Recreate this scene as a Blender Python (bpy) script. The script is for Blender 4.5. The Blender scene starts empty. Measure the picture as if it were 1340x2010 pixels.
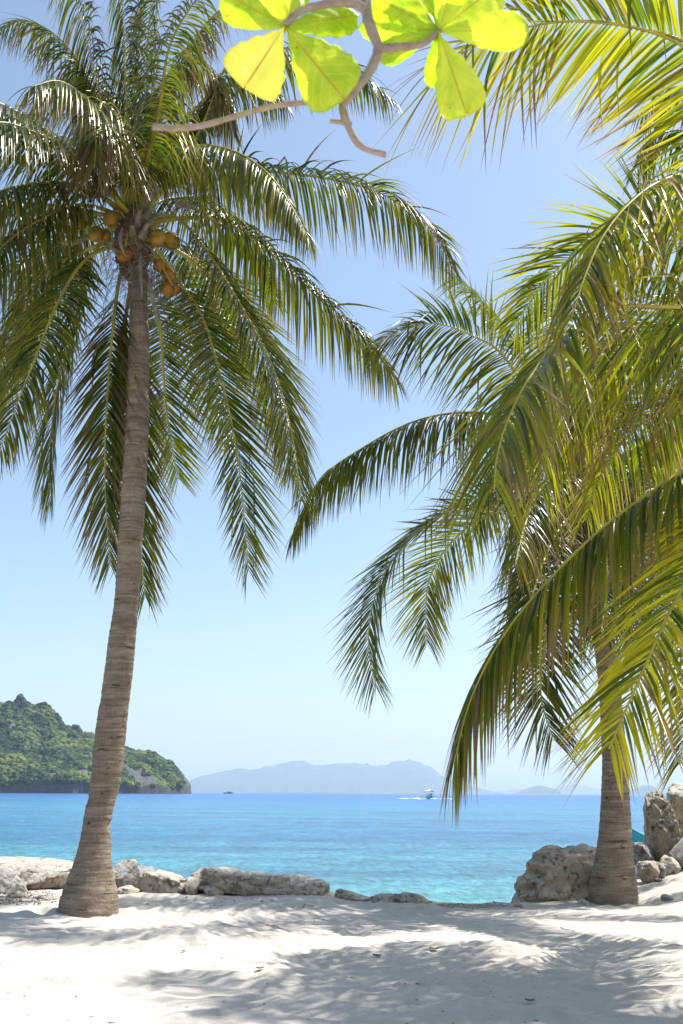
import bpy, math, random
import numpy as np
from mathutils import Matrix, Vector, noise as mn

R = math.radians
SC = bpy.context.scene
COL = SC.collection
random.seed(7)

# ------------------------------------------------------------------ camera
CH = 1.5
F = 35 / 36 * 2010
PITCH = math.atan(551 / F)
ROLL = R(0.36)
_f = np.array([0, math.cos(PITCH), math.sin(PITCH)])
_u = np.array([0, -math.sin(PITCH), math.cos(PITCH)])
_r = np.array([1.0, 0, 0])
CR = math.cos(ROLL) * _r + math.sin(ROLL) * _u
CU = -math.sin(ROLL) * _r + math.cos(ROLL) * _u
cd = bpy.data.cameras.new('camera'); cam = bpy.data.objects.new('camera', cd); COL.objects.link(cam)
cd.sensor_fit = 'VERTICAL'; cd.sensor_height = 36; cd.sensor_width = 24; cd.lens = 35
cd.clip_start = 0.05; cd.clip_end = 60000
cam.matrix_world = Matrix(((CR[0], CU[0], -_f[0], 0), (CR[1], CU[1], -_f[1], 0), (CR[2], CU[2], -_f[2], CH), (0, 0, 0, 1)))
cd.dof.use_dof = True; cd.dof.focus_distance = 14.5; cd.dof.aperture_fstop = 6.3
SC.camera = cam

# ------------------------------------------------------------------ light
SUN_DIR = np.array([0.50, 0.24, 1.0])          # towards the sun
SUN_DIR = SUN_DIR / np.linalg.norm(SUN_DIR)
elev = math.asin(SUN_DIR[2]); azim = math.atan2(SUN_DIR[0], SUN_DIR[1])
W = bpy.data.worlds.new('World'); SC.world = W; W.use_nodes = True
wn = W.node_tree.nodes; wl = W.node_tree.links
sky = wn.new('ShaderNodeTexSky'); sky.sky_type = 'NISHITA'; sky.sun_disc = False
sky.sun_elevation = elev; sky.sun_rotation = azim
sky.air_density = 1.15; sky.dust_density = 1.6; sky.ozone_density = 2.0; sky.altitude = 0
tint = wn.new('ShaderNodeMix'); tint.data_type = 'RGBA'; tint.blend_type = 'MULTIPLY'; tint.inputs[0].default_value = 1
tint.inputs[7].default_value = (.965, .975, .955, 1)
wl.new(sky.outputs[0], tint.inputs[6]); wl.new(tint.outputs[2], wn['Background'].inputs[0]); wn['Background'].inputs[1].default_value = 0.125
sd = bpy.data.lights.new('sun', 'SUN'); sun = bpy.data.objects.new('sun', sd); COL.objects.link(sun)
sd.energy = 5.0; sd.angle = R(0.55); sd.color = (1.0, 0.955, 0.88)
sun.rotation_euler = Vector(-SUN_DIR).to_track_quat('-Z', 'Y').to_euler()
SC.view_settings.view_transform = 'Standard'; SC.view_settings.look = 'None'
SC.view_settings.exposure = 0.66; SC.view_settings.gamma = 1
SC.cycles.max_bounces = 10; SC.cycles.transmission_bounces = 6; SC.cycles.volume_bounces = 1
SC.cycles.diffuse_bounces = 4

# ------------------------------------------------------------------ helpers
def at(px, py, Y):
    d = _f + (px - 670) / F * CR + (1005 - py) / F * CU
    return np.array([0, 0, CH]) + d * (Y / d[1])

def sm(x, a, b):
    t = np.clip((np.asarray(x, float) - a) / (b - a), 0, 1)
    return t * t * (3 - 2 * t)

SEA = -1.1
def terrain(x, y):
    left = 0.12 * sm(y, 12.3, 14.6) * (1 - sm(x, -.45, .45))
    right = 0.55 * sm(x, 3.6, 7.0) * sm(y, 12.0, 17.0)
    yb = 15.6 - 0.35 * sm(x, 0.6, 1.6) + 2.7 * sm(x, 4.0, 5.0)
    drop = -0.28 * np.maximum(y - yb, 0)
    return np.maximum(left + right + drop + 0.10 * sm(x, 8, 20) * 4, -6.0)

def ground(px, py):
    d = _f + (px - 670) / F * CR + (1005 - py) / F * CU
    lo, hi = 2.0, 2.0
    while hi < 60:
        p = np.array([0, 0, CH]) + d * (hi / d[1])
        if p[2] < terrain(p[0], p[1]): break
        lo = hi; hi += 0.05
    for _ in range(20):
        m = (lo + hi) / 2; p = np.array([0, 0, CH]) + d * (m / d[1])
        if p[2] < terrain(p[0], p[1]): hi = m
        else: lo = m
    return np.array([0, 0, CH]) + d * (hi / d[1])

def nz(v):
    return v / np.maximum(np.linalg.norm(v, axis=-1, keepdims=True), 1e-9)

def tag(o, label=None, cat=None, group=None, kind=None):
    if label: o['label'] = label
    if cat: o['category'] = cat
    if group: o['group'] = group
    if kind: o['kind'] = kind
    return o

def empty(name, loc):
    o = bpy.data.objects.new(name, None); COL.objects.link(o)
    o.location = tuple(loc); o.empty_display_size = 0.2
    return o

def mk(name, V, Fc, mat, parent=None, origin=None, smooth=True, cols=None, mats=None, fmat=None):
    """V (n,3); Fc list of tuples or (m,4)/(m,3) array. world coordinates, stored relative to origin"""
    V = np.asarray(V, float)
    root = parent
    while root is not None and root.parent is not None: root = root.parent
    if root is not None: org = np.array(root.location)
    else: org = np.asarray(origin if origin is not None else (0, 0, 0), float)
    me = bpy.data.meshes.new(name)
    if isinstance(Fc, np.ndarray):
        n, k = Fc.shape
        me.vertices.add(len(V)); me.vertices.foreach_set('co', (V - org).astype(np.float32).ravel())
        me.loops.add(n * k); me.loops.foreach_set('vertex_index', Fc.astype(np.int32).ravel())
        me.polygons.add(n); me.polygons.foreach_set('loop_start', np.arange(0, n * k, k, dtype=np.int32))
        me.update(calc_edges=True)
    else:
        me.from_pydata([tuple(v) for v in (V - org)], [], [tuple(int(i) for i in f) for f in Fc])
    if cols is not None:
        a = me.color_attributes.new('col', 'FLOAT_COLOR', 'POINT')
        c = np.ones((len(V), 4), np.float32); c[:, :cols.shape[1]] = cols
        a.data.foreach_set('color', c.ravel())
    me.materials.append(mat)
    if mats:
        for m in mats: me.materials.append(m)
    if fmat is not None: me.polygons.foreach_set('material_index', np.asarray(fmat, np.int32))
    me.polygons.foreach_set('use_smooth', np.full(len(me.polygons), smooth))
    me.validate(); me.update()
    o = bpy.data.objects.new(name, me); COL.objects.link(o)
    if parent is not None: o.parent = parent
    else: o.location = tuple(org)
    return o

def catmull(P, n):
    P = np.asarray(P, float)
    P = np.vstack([2 * P[0] - P[1], P, 2 * P[-1] - P[-2]])
    seg = len(P) - 3
    out = []
    for t in np.linspace(0, seg - 1e-6, n):
        i = int(t); u = t - i
        a, b, c, d = P[i:i + 4]
        out.append(0.5 * ((2 * b) + (-a + c) * u + (2 * a - 5 * b + 4 * c - d) * u * u + (-a + 3 * b - 3 * c + d) * u ** 3))
    return np.array(out)

def resample(P, n):
    s = np.r_[0, np.cumsum(np.linalg.norm(np.diff(P, axis=0), axis=1))]
    t = np.linspace(0, s[-1], n)
    return np.stack([np.interp(t, s, P[:, k]) for k in range(P.shape[1])], 1), s[-1]

def tube(P, rad, k=8, flat=None, cap=True):
    """returns V,F for a tube along P with radii rad"""
    P = np.asarray(P, float); n = len(P)
    rad = np.broadcast_to(np.asarray(rad, float), (n,))
    T = nz(np.gradient(P, axis=0))
    ref = np.array([0, 0, 1.0]) if abs(T[0][2]) < 0.9 else np.array([1.0, 0, 0])
    V = []; u = nz(np.cross(T[0], ref))
    for i in range(n):
        u = nz(u - T[i] * np.dot(u, T[i])); v = np.cross(T[i], u)
        for j in range(k):
            a = 2 * math.pi * j / k
            V.append(P[i] + rad[i] * (math.cos(a) * u + math.sin(a) * v * (flat or 1)))
    Fc = []
    for i in range(n - 1):
        for j in range(k):
            a = i * k + j; b = i * k + (j + 1) % k
            Fc.append((a, b, b + k, a + k))
    if cap:
        V.append(P[0]); V.append(P[-1])
        for j in range(k):
            Fc.append((n * k, (j + 1) % k, j)); Fc.append((n * k + 1, (n - 1) * k + j, (n - 1) * k + (j + 1) % k))
    return V, Fc

class MB:
    def __init__(s): s.V = []; s.F = []
    def add(s, V, Fc):
        o = len(s.V); s.V += [np.asarray(v, float) for v in V]; s.F += [tuple(i + o for i in f) for f in Fc]; return s
    def tube(s, P, r, k=8, flat=None): return s.add(*tube(P, r, k, flat))
    def box(s, c, sz, M=None):
        x, y, z = [q / 2 for q in sz]
        V = [np.array(v) for v in ((-x,-y,-z),(x,-y,-z),(x,y,-z),(-x,y,-z),(-x,-y,z),(x,-y,z),(x,y,z),(-x,y,z))]
        if M is not None: V = [M @ v for v in V]
        return s.add([v + np.asarray(c) for v in V], [(0,3,2,1),(4,5,6,7),(0,1,5,4),(1,2,6,5),(2,3,7,6),(3,0,4,7)])
    def build(s, name, mat, parent=None, origin=None, smooth=True): return mk(name, np.array(s.V), s.F, mat, parent, origin, smooth)

_ico = {}
def ico(sub):
    if sub not in _ico:
        import bmesh
        bm = bmesh.new(); bmesh.ops.create_icosphere(bm, subdivisions=sub, radius=1)
        V = np.array([v.co[:] for v in bm.verts]); Fc = np.array([[v.index for v in f.verts] for f in bm.faces]); bm.free()
        _ico[sub] = (V, Fc)
    return _ico[sub]

def fbm(p, o=4, ridged=False):
    v = 0; a = 1; q = Vector(p)
    for _ in range(o):
        n = mn.noise(q); v += a * ((1 - 2 * abs(n)) if ridged else n); a *= .5; q = q * 2.1 + Vector((3.1, 1.7, 9.2))
    return v

def fbm_arr(V, sc, o=4, ridged=False, seed=0):
    return np.array([fbm((p[0] * sc + seed, p[1] * sc - seed, p[2] * sc + seed * .7), o, ridged) for p in V])

# ------------------------------------------------------------------ materials
def nodes(name):
    m = bpy.data.materials.new(name); m.use_nodes = True
    nt = m.node_tree; b = nt.nodes['Principled BSDF']
    return m, nt, b, nt.nodes['Material Output']

class N:
    """tiny node-tree helper"""
    def __init__(s, nt): s.nt = nt
    def new(s, t, **k):
        n = s.nt.nodes.new(t)
        for a, v in k.items():
            if a.startswith('i_'): n.inputs[a[2:].replace('_', ' ')].default_value = v
            else: setattr(n, a, v)
        return n
    def link(s, a, b): s.nt.links.new(a, b)
    def noise(s, vec, scale, detail=4, rough=.55, dist=0):
        n = s.new('ShaderNodeTexNoise'); n.inputs['Scale'].default_value = scale; n.inputs['Detail'].default_value = detail
        n.inputs['Roughness'].default_value = rough; n.inputs['Distortion'].default_value = dist
        if vec is not None: s.link(vec, n.inputs['Vector'])
        return n.outputs['Fac']
    def ramp(s, fac, stops):
        r = s.new('ShaderNodeValToRGB'); e = r.color_ramp.elements
        while len(e) < len(stops): e.new(0.5)
        for el, (p, c) in zip(e, stops):
            el.position = p; el.color = (c[0], c[1], c[2], 1) if hasattr(c, '__len__') else (c, c, c, 1)
        s.link(fac, r.inputs['Fac']); return r.outputs['Color']
    def mix(s, f, a, b, mode='MIX'):
        m = s.new('ShaderNodeMix', data_type='RGBA', blend_type=mode)
        for i, v in ((0, f), (6, a), (7, b)):
            if hasattr(v, 'is_linked') or hasattr(v, 'links'): s.link(v, m.inputs[i])
            else: m.inputs[i].default_value = (v if i == 0 else (*v, 1))
        return m.outputs[2]
    def math(s, op, a, b=None):
        m = s.new('ShaderNodeMath', operation=op)
        for i, v in ((0, a), (1, b)):
            if v is None: continue
            if hasattr(v, 'links'): s.link(v, m.inputs[i])
            else: m.inputs[i].default_value = v
        return m.outputs[0]
    def mapping(s, vec, scale=(1, 1, 1), rot=(0, 0, 0)):
        m = s.new('ShaderNodeMapping'); m.inputs['Scale'].default_value = scale; m.inputs['Rotation'].default_value = rot
        s.link(vec, m.inputs['Vector']); return m.outputs[0]
    def bump(s, h, strength, dist, normal=None):
        b = s.new('ShaderNodeBump'); b.inputs['Strength'].default_value = strength; b.inputs['Distance'].default_value = dist
        s.link(h, b.inputs['Height'])
        if normal is not None: s.link(normal, b.inputs['Normal'])
        return b.outputs[0]

def leaf_material(name, green, lime, yellow, brown, trans=1.0, tmix=.45, rough=.33, spec=.5):
    m, nt, b, out = nodes(name); n = N(nt)
    a = n.new('ShaderNodeAttribute', attribute_name='col')
    sp = n.new('ShaderNodeSeparateColor'); n.link(a.outputs['Color'], sp.inputs[0])
    c = n.mix(sp.outputs[2], green, lime)            # B: per-leaflet variation
    c = n.mix(sp.outputs[1], c, yellow)              # G: yellowing
    c = n.mix(sp.outputs[0], c, brown)               # R: dryness
    n.link(c, b.inputs['Base Color'])
    b.inputs['Roughness'].default_value = rough; b.inputs['Specular IOR Level'].default_value = spec
    t = n.new('ShaderNodeBsdfTranslucent')
    tc = n.mix(1.0, c, (2.2 * trans, 2.6 * trans, 0.9 * trans), 'MULTIPLY')
    n.link(tc, t.inputs['Color'])
    mx = n.new('ShaderNodeMixShader'); mx.inputs[0].default_value = tmix
    n.link(b.outputs[0], mx.inputs[1]); n.link(t.outputs[0], mx.inputs[2]); n.link(mx.outputs[0], out.inputs['Surface'])
    return m

LEAF = leaf_material('palm_leaf', (0.015, 0.033, 0.006), (0.085, 0.118, 0.008), (0.42, 0.34, 0.02), (0.20, 0.120, 0.085), trans=.85, tmix=.32, rough=.27, spec=.38)
LEAF_NEAR = leaf_material('palm_leaf_sunlit', (0.014, 0.033, 0.005), (0.080, 0.115, 0.007), (0.46, 0.36, 0.015), (0.20, 0.120, 0.085), trans=1.15, tmix=.42, rough=.3, spec=.35)  # backlit glow put into a brighter, more translucent copy of the leaf
LEAF_DRY = leaf_material('palm_leaf_dry', (0.15, 0.10, 0.07), (0.24, 0.17, 0.11), (0.3, 0.22, 0.1), (0.22, 0.15, 0.11), trans=.5, tmix=.3, rough=.6, spec=.3)

def simple(name, col, rough=.6, spec=.4, bumpscale=None, bstr=.4, bdist=.01, var=.25, scale=8):
    m, nt, b, out = nodes(name); n = N(nt)
    tc = n.new('ShaderNodeTexCoord')
    f = n.noise(tc.outputs['Object'], scale, 5, .6)
    c = n.ramp(f, [(0.3, tuple(q * (1 - var) for q in col)), (0.7, tuple(min(1, q * (1 + var)) for q in col))])
    n.link(c, b.inputs['Base Color']); b.inputs['Roughness'].default_value = rough; b.inputs['Specular IOR Level'].default_value = spec
    if bumpscale:
        h = n.noise(tc.outputs['Object'], bumpscale, 6, .65)
        n.link(n.bump(h, bstr, bdist), b.inputs['Normal'])
    return m

STALK = simple('palm_stalk', (0.40, 0.34, 0.035), .4, .5, scale=3, var=.35)
STALK_DRY = simple('palm_stalk_dry', (0.24, 0.17, 0.10), .7, .2, scale=5)
FIBRE = simple('palm_fibre', (0.17, 0.115, 0.075), .85, .15, 40, .8, .02, .45, 12)
FIBRE_GREY = simple('palm_fibre_grey', (0.27, 0.24, 0.21), .8, .2, 30, .5, .01, .35, 10)
COCO = simple('coconut_husk', (0.26, 0.16, 0.02), .5, .3, 30, .6, .01, .6, 9)
COCO_O = simple('coconut_husk_orange', (0.30, 0.135, 0.018), .5, .3, 30, .6, .01, .6, 9)
TWIG = simple('twig_bark', (0.24, 0.19, 0.15), .8, .2, 60, .7, .01, .3, 20)

def trunk_material(name='palm_bark', ca=(0.215, 0.155, 0.11), cb=(0.42, 0.335, 0.255)):
    m, nt, b, out = nodes(name); n = N(nt)
    tc = n.new('ShaderNodeTexCoord'); o = tc.outputs['Object']
    big = n.noise(n.mapping(o, (1.2, 1.2, 5)), 2.2, 5, .65, .3)
    c = n.ramp(big, [(0.3, ca), (0.7, cb)])
    # fine vertical fibres
    fib = n.noise(n.mapping(o, (30, 30, 4)), 2.0, 4, .7)
    c = n.mix(0.45, c, n.ramp(fib, [(0.3, .25), (0.75, .95)]), 'MULTIPLY')
    # horizontal fine rings
    ring = n.noise(n.mapping(o, (1.6, 1.6, 34)), 1.0, 5, .6, .2)
    c = n.mix(0.55, c, n.ramp(ring, [(0.36, .42), (0.52, 1.0)]), 'MULTIPLY')
    # dark pocks
    po = n.noise(n.mapping(o, (7, 7, 9)), 1.3, 2, .5)
    c = n.mix(0.85, c, n.ramp(po, [(0.24, .14), (0.30, 1.0)]), 'MULTIPLY')
    scar = n.noise(n.mapping(o, (2.6, 2.6, 19)), 1.0, 4, .65, .6)
    c = n.mix(.8, c, n.ramp(scar, [(0.33, .18), (0.385, 1.0), (.6, 1.0), (.7, 1.25)]), 'MULTIPLY')
    spk = n.noise(n.mapping(o, (9, 9, 22)), 3, 2, .5)
    c = n.mix(n.ramp(spk, [(.66, 0), (.74, .55)]), c, (0.45, .40, .33))
    n.link(c, b.inputs['Base Color']); b.inputs['Roughness'].default_value = .85; b.inputs['Specular IOR Level'].default_value = .2
    n1 = n.bump(ring, .7, .02); n2 = n.bump(fib, .6, .01, n1); n3 = n.bump(po, .8, .03, n2)
    n.link(n3, b.inputs['Normal'])
    return m
BARK = trunk_material()

def rock_material(name, light=(0.72, 0.67, 0.59), mid=(0.46, 0.38, 0.29), dark=(0.06, 0.055, 0.05), warm=(0.33, 0.26, 0.18), s=1.0, strata=0.0):
    m, nt, b, out = nodes(name); n = N(nt)
    tc = n.new('ShaderNodeTexCoord'); o = tc.outputs['Object']
    g = n.new('ShaderNodeNewGeometry')
    big = n.noise(o, 1.6 * s, 6, .6, .4)
    c = n.ramp(big, [(0.30, warm), (0.5, mid), (0.68, light)])
    # sunlit tops painted in: upward faces lightened, sides left darker
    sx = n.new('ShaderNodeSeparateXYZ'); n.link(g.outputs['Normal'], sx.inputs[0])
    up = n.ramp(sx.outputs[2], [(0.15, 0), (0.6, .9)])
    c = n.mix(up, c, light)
    pit = n.noise(o, 11 * s, 6, .72, .6)
    c = n.mix(.9, c, n.ramp(pit, [(0.36, (.16, .15, .14)), (0.47, (.9, .88, .85)), (.7, (1, 1, 1))]), 'MULTIPLY')  # shade of the crevices painted into the colour along the pits
    blot = n.noise(o, 3.3 * s, 5, .7, .8)
    c = n.mix(n.ramp(blot, [(0.56, 0), (0.66, .75)]), c, dark)
    n.link(c, b.inputs['Base Color']); b.inputs['Roughness'].default_value = .9; b.inputs['Specular IOR Level'].default_value = .2
    fine = n.noise(o, 30 * s, 6, .7)
    n1 = n.bump(pit, 1.0, .07); n2 = n.bump(fine, .6, .02, n1)
    n.link(n2, b.inputs['Normal'])
    return m
ROCK = rock_material('limestone')
ROCK_GREY = rock_material('limestone_grey', (0.56, 0.55, 0.53), (0.28, 0.27, 0.25), (0.04, 0.04, 0.04), (0.26, 0.22, 0.18))
ROCK_TAN = rock_material('limestone_tan', (0.66, 0.61, 0.54), (0.50, 0.385, 0.265), (0.10, 0.08, 0.06), (0.46, 0.33, 0.205), .8)
ROCK_PALE = rock_material('limestone_pale', (0.80, 0.74, 0.65), (0.66, 0.55, 0.42), (0.22, 0.18, 0.14), (0.60, 0.47, 0.34), 1.3)

def sand_material():
    m, nt, b, out = nodes('white_sand'); n = N(nt)
    tc = n.new('ShaderNodeTexCoord'); o = tc.outputs['Object']
    big = n.noise(o, .7, 5, .6)
    c = n.ramp(big, [(0.3, (0.52, 0.478, 0.42)), (0.7, (0.575, 0.532, 0.472))])
    grain = n.noise(o, 70, 4, .85)
    c = n.mix(.5, c, n.ramp(grain, [(0.3, .62), (0.6, 1.04)]), 'MULTIPLY')
    deb = n.noise(o, 22, 4, .75)
    c = n.mix(n.ramp(deb, [(.725, 0), (.76, .7)]), c, (0.30, .25, .19))
    n.link(c, b.inputs['Base Color']); b.inputs['Roughness'].default_value = .95; b.inputs['Specular IOR Level'].default_value = .15
    mid = n.noise(n.mapping(o, (1, 1.0, 1)), 5.5, 6, .62, .3)
    n1 = n.bump(mid, .38, .06); n2 = n.bump(grain, .35, .006, n1)
    n.link(n2, b.inputs['Normal'])
    return m

def water_material():
    m, nt, b, out = nodes('sea_water'); n = N(nt)
    tc = n.new('ShaderNodeTexCoord'); o = tc.outputs['Object']
    sp = n.new('ShaderNodeSeparateXYZ'); n.link(o, sp.inputs[0])
    # depth of the bay: shallow sand shelf, then deeper water
    wob = n.noise(n.mapping(o, (.010, .03, 1)), 1.0, 4, .6)
    y = n.math('MULTIPLY', sp.outputs[1], n.math('ADD', n.math('MULTIPLY', wob, 1.1), .45))
    lg = n.math('DIVIDE', n.math('LOGARITHM', n.math('MAXIMUM', y, 1.0), 10), 4.0)
    c = n.ramp(lg, [(0.345, (0.24, 0.64, 0.60)), (0.385, (0.11, 0.47, 0.56)), (0.43, (0.0298, 0.2167, 0.4165)),
                    (0.47, (0.0382, 0.255, 0.4505)), (0.55, (0.0467, 0.2805, 0.4675)), (0.66, (0.013, 0.17, 0.45)), (0.78, (0.008, 0.12, 0.36))])
    # darker sea-grass patches
    pt = n.noise(n.mapping(o, (.03, .10, 1)), 1.0, 5, .6)
    c = n.mix(n.ramp(pt, [(.48, 0), (.62, .6)]), c, (0.012, 0.10, 0.27))
    st = n.noise(n.mapping(o, (3.2, 1.0, 1)), 1.0, 9, .72)
    st2 = n.noise(n.mapping(o, (.5, .2, 1)), 1.0, 7, .8)
    c = n.mix(.5, c, n.ramp(st2, [(.40, .55), (.62, 1.3)]), 'MULTIPLY')  # ripple light and shade painted into the colour, broad streaks then fine
    c = n.mix(.6, c, n.ramp(st, [(.38, .35), (.64, 1.4)]), 'MULTIPLY')
    n.link(c, b.inputs['Base Color'])
    b.inputs['Roughness'].default_value = .22; b.inputs['IOR'].default_value = 1.33; b.inputs['Specular IOR Level'].default_value = .35
    w1 = n.noise(n.mapping(o, (2.2, 1.5, 1)), 1.6, 8, .72)
    w2 = n.noise(n.mapping(o, (.10, .25, 1)), 1.0, 5, .6)
    n1 = n.bump(w2, 1.0, 1.6); n2 = n.bump(w1, 1.0, .35, n1)
    n.link(n2, b.inputs['Normal'])
    return m

# ------------------------------------------------------------------ the setting
# sand: one sheet, fine where the beach is seen, running out under the sea
def axis(a, b, n_mid, lo, hi, n_out):
    return np.r_[lo + (a - lo) * (1 - np.linspace(1, 0, n_out, endpoint=False) ** 2), np.linspace(a, b, n_mid), b + (hi - b) * np.linspace(0, 1, n_out + 1)[1:] ** 2]
xs = axis(-6.5, 8.5, 420, -90, 90, 40)
ys = axis(6.0, 20.0, 420, -60, 70, 40)
X, Y = np.meshgrid(xs, ys)
Z = terrain(X, Y)
rs = np.random.RandomState(3)
def wave_noise(X, Y, scale, n, seed):
    r = np.random.RandomState(seed); o = np.zeros_like(X)
    for _ in range(n):
        a = r.uniform(0, 2 * math.pi); k = scale * r.uniform(.6, 1.6)
        wx = X + .25 * np.sin(k * .6 * Y + r.uniform(0, 6)); 
        o += np.sin(k * (math.cos(a) * wx + math.sin(a) * Y) + r.uniform(0, 6.28))
    return o / math.sqrt(n)
flatten = 1 - sm(Y, 15.5, 18)
Z += flatten * (.010 * wave_noise(X, Y, 2.2, 9, 1) + .009 * wave_noise(X, Y, 6, 12, 2) + .006 * wave_noise(X, Y, 13, 16, 5))
# footprints and scuffs: many shallow dimples with a raised rim
for _ in range(1500):
    cx, cy = rs.uniform(-6, 8), rs.uniform(6.3, 17.5); r = rs.uniform(.07, .17); e = rs.uniform(.5, 1.5); a = rs.uniform(0, 3.14)
    i0, i1 = np.searchsorted(xs, [cx - 3 * r, cx + 3 * r]); j0, j1 = np.searchsorted(ys, [cy - 3 * r, cy + 3 * r])
    dx = X[j0:j1, i0:i1] - cx; dy = Y[j0:j1, i0:i1] - cy
    u = (dx * math.cos(a) + dy * math.sin(a)) * e; v = (-dx * math.sin(a) + dy * math.cos(a)) / e
    q = (u * u + v * v) / r ** 2
    Z[j0:j1, i0:i1] += rs.uniform(.007, .026) * (-np.exp(-q * 1.6) + .45 * np.exp(-((np.sqrt(q) - 1.25) ** 2) * 5))
# two raked fans of sand on the right
for (gx, gy, rr, amp) in ((3.0, 10.6, 1.25, .013), (0.6, 9.6, 1.0, .010)):
    dd = np.hypot(X - gx, (Y - gy) * 1.2); an = np.arctan2((Y - gy) * 1.2, X - gx)
    Z += amp * np.sin(an * 34 + 3 * np.sin(dd * 3)) * np.exp(-((dd - rr) / .5) ** 2)
nx, ny = len(xs), len(ys)
idx = np.arange(nx * ny).reshape(ny, nx)
Fq = np.stack([idx[:-1, :-1], idx[:-1, 1:], idx[1:, 1:], idx[1:, :-1]], -1).reshape(-1, 4)
tag(mk('sand', np.stack([X, Y, Z], -1).reshape(-1, 3), Fq, sand_material()), 'white sand beach with palm shadows', kind='structure')

def sand_z(x, y):
    i = np.clip(np.searchsorted(xs, x), 1, nx - 1); j = np.clip(np.searchsorted(ys, y), 1, ny - 1)
    return float(Z[j, i])

# sea: one sheet to the horizon; real low waves where they are near enough to see
sx_ = np.r_[-20000, -9000, -3000, -900, -300, np.linspace(-110, 110, 221), 300, 900, 3000, 9000, 20000]
sy_ = np.r_[np.linspace(17, 60, 150), 60 * (300 / 60) ** np.linspace(0, 1, 161)[1:], 600, 1200, 3000, 7000, 20000]
XS, YS = np.meshgrid(sx_.astype(float), sy_.astype(float))
ZS = SEA + .018 * wave_noise(XS, YS, 1.3, 12, 8) * (1 - sm(YS, 80, 280)) * (1 - sm(np.abs(XS), 90, 110))
ids = np.arange(XS.size).reshape(XS.shape)
tag(mk('sea', np.stack([XS, YS, ZS], -1).reshape(-1, 3), np.stack([ids[:-1, :-1], ids[:-1, 1:], ids[1:, 1:], ids[1:, :-1]], -1).reshape(-1, 4), water_material()),
    'turquoise to deep blue sea', kind='structure')

# islands on the horizon
HILL = simple('island_scrub', (0.055, 0.085, 0.035), .9, .1, scale=.01, var=.4)
def island(prof, D, name, label, thick=.35):
    """prof: list of (px, py) silhouette points"""
    prof = np.array(prof, float); xs_ = np.linspace(prof[0, 0], prof[-1, 0], 150)
    top = np.interp(xs_, prof[:, 0], prof[:, 1])
    k = np.ones(5) / 5; top = np.convolve(np.pad(top, 2, 'edge'), k, 'valid')
    base = np.array([at(px, 1556, D)[0] for px in xs_])
    zt = np.array([at(px, py, D)[2] for px, py in zip(xs_, top)])
    zt = np.maximum(zt - SEA, 0)
    rows = 25; V = []
    wd = (base[-1] - base[0]) * thick
    for r in range(rows):
        v = -1 + 2 * r / (rows - 1)
        for i in range(150):
            prof_v = math.cos(v * math.pi / 2) ** 1.1
            nn = fbm((base[i] / wd * 3.2, v * 1.5, D * .001), 4, True)
            h = zt[i] * prof_v * (1 + (.16 * nn if abs(v) > .12 else 0) - .12)
            if r == rows // 2: h = zt[i]
            V.append((base[i], D + v * wd / 2, SEA - 4 + max(h + 4 * prof_v, 0)))
    Fc = [(r * 150 + i, r * 150 + i + 1, (r + 1) * 150 + i + 1, (r + 1) * 150 + i) for r in range(rows - 1) for i in range(149)]
    tag(mk(name, V, Fc, HILL), label, kind='structure')
island([(340, 1556), (371, 1534), (400, 1522), (430, 1515), (490, 1511), (520, 1507), (545, 1500), (575, 1496), (595, 1498), (617, 1506), (650, 1505), (695, 1502), (740, 1505), (757, 1504), (780, 1498), (805, 1495), (825, 1498), (845, 1509), (865, 1524), (885, 1535), (930, 1545), (975, 1556), (990, 1560)], 14000, 'far_island', 'long hazy blue island on the horizon')
island([(1000, 1561), (1020, 1553), (1040, 1545), (1056, 1542), (1075, 1545), (1092, 1551), (1104, 1560)], 12500, 'far_island', 'small round hazy island on the horizon')
island([(1228, 1562), (1240, 1551), (1255, 1545), (1268, 1542), (1285, 1545), (1298, 1554), (1312, 1563)], 12500, 'far_island', 'round hazy island behind the right palm')
island([(930, 1560), (985, 1553), (1010, 1548), (1035, 1553), (1080, 1552), (1110, 1542), (1125, 1540), (1150, 1545), (1175, 1551), (1215, 1549), (1240, 1540), (1275, 1541), (1310, 1548), (1350, 1545), (1400, 1550), (1440, 1562)], 18500, 'far_mountains', 'faint pale mountains beyond the small islands')

# headland on the left, 1.4 km off
HD = 1400.0
hp = np.array([(-420, 1470), (-330, 1440), (-230, 1452), (-130, 1420), (-60, 1398), (0, 1388), (35, 1382), (62, 1390), (90, 1402), (112, 1424), (130, 1430), (160, 1440), (185, 1450), (215, 1460), (250, 1468), (290, 1480), (318, 1488), (335, 1496), (350, 1512), (362, 1530), (371, 1552), (375, 1560)], float)
hx = np.array([at(p[0], 1556, HD)[0] for p in hp]); hz = np.array([(at(p[0], p[1] + 4, HD)[2] - SEA) * .92 - 13 for p in hp]); hz[-1] = 0
def head_h(x, y):
    v = (y - HD) / 210.0
    ridge = np.interp(x, hx, hz)
    end = np.sqrt(np.clip((hx[-1] - x) / 110, 0, 1))
    s = np.clip(1 - (np.abs(v) / np.maximum(.12 + .88 * end, .12)) ** 1.6, 0, 1)
    s = s ** .8
    return ridge * s
def head_n(x, y, s=.012): return fbm((x * s, y * s, .3), 4, True)
CLIFF = rock_material('cliff_rock', (0.13, 0.13, 0.13), (0.07, 0.07, 0.075), (0.02, 0.022, 0.025), (0.08, 0.07, 0.06), .06)
hxs = np.linspace(-700, hx[-1], 160); hys = np.linspace(HD - 226, HD + 226, 110)
V = []
for yy in hys:
    for xx in hxs:
        h = float(head_h(xx, yy)); nn = head_n(xx, yy, .018) + (.45 * head_n(xx, yy * .5, .06) if h > 1 else 0)
        V.append((xx + 5 * math.sin(yy * .05), yy, SEA - 5 + max(0, h * (1 + .10 * nn) + (6 + 5 * nn if h > 1 else 0))))
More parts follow.
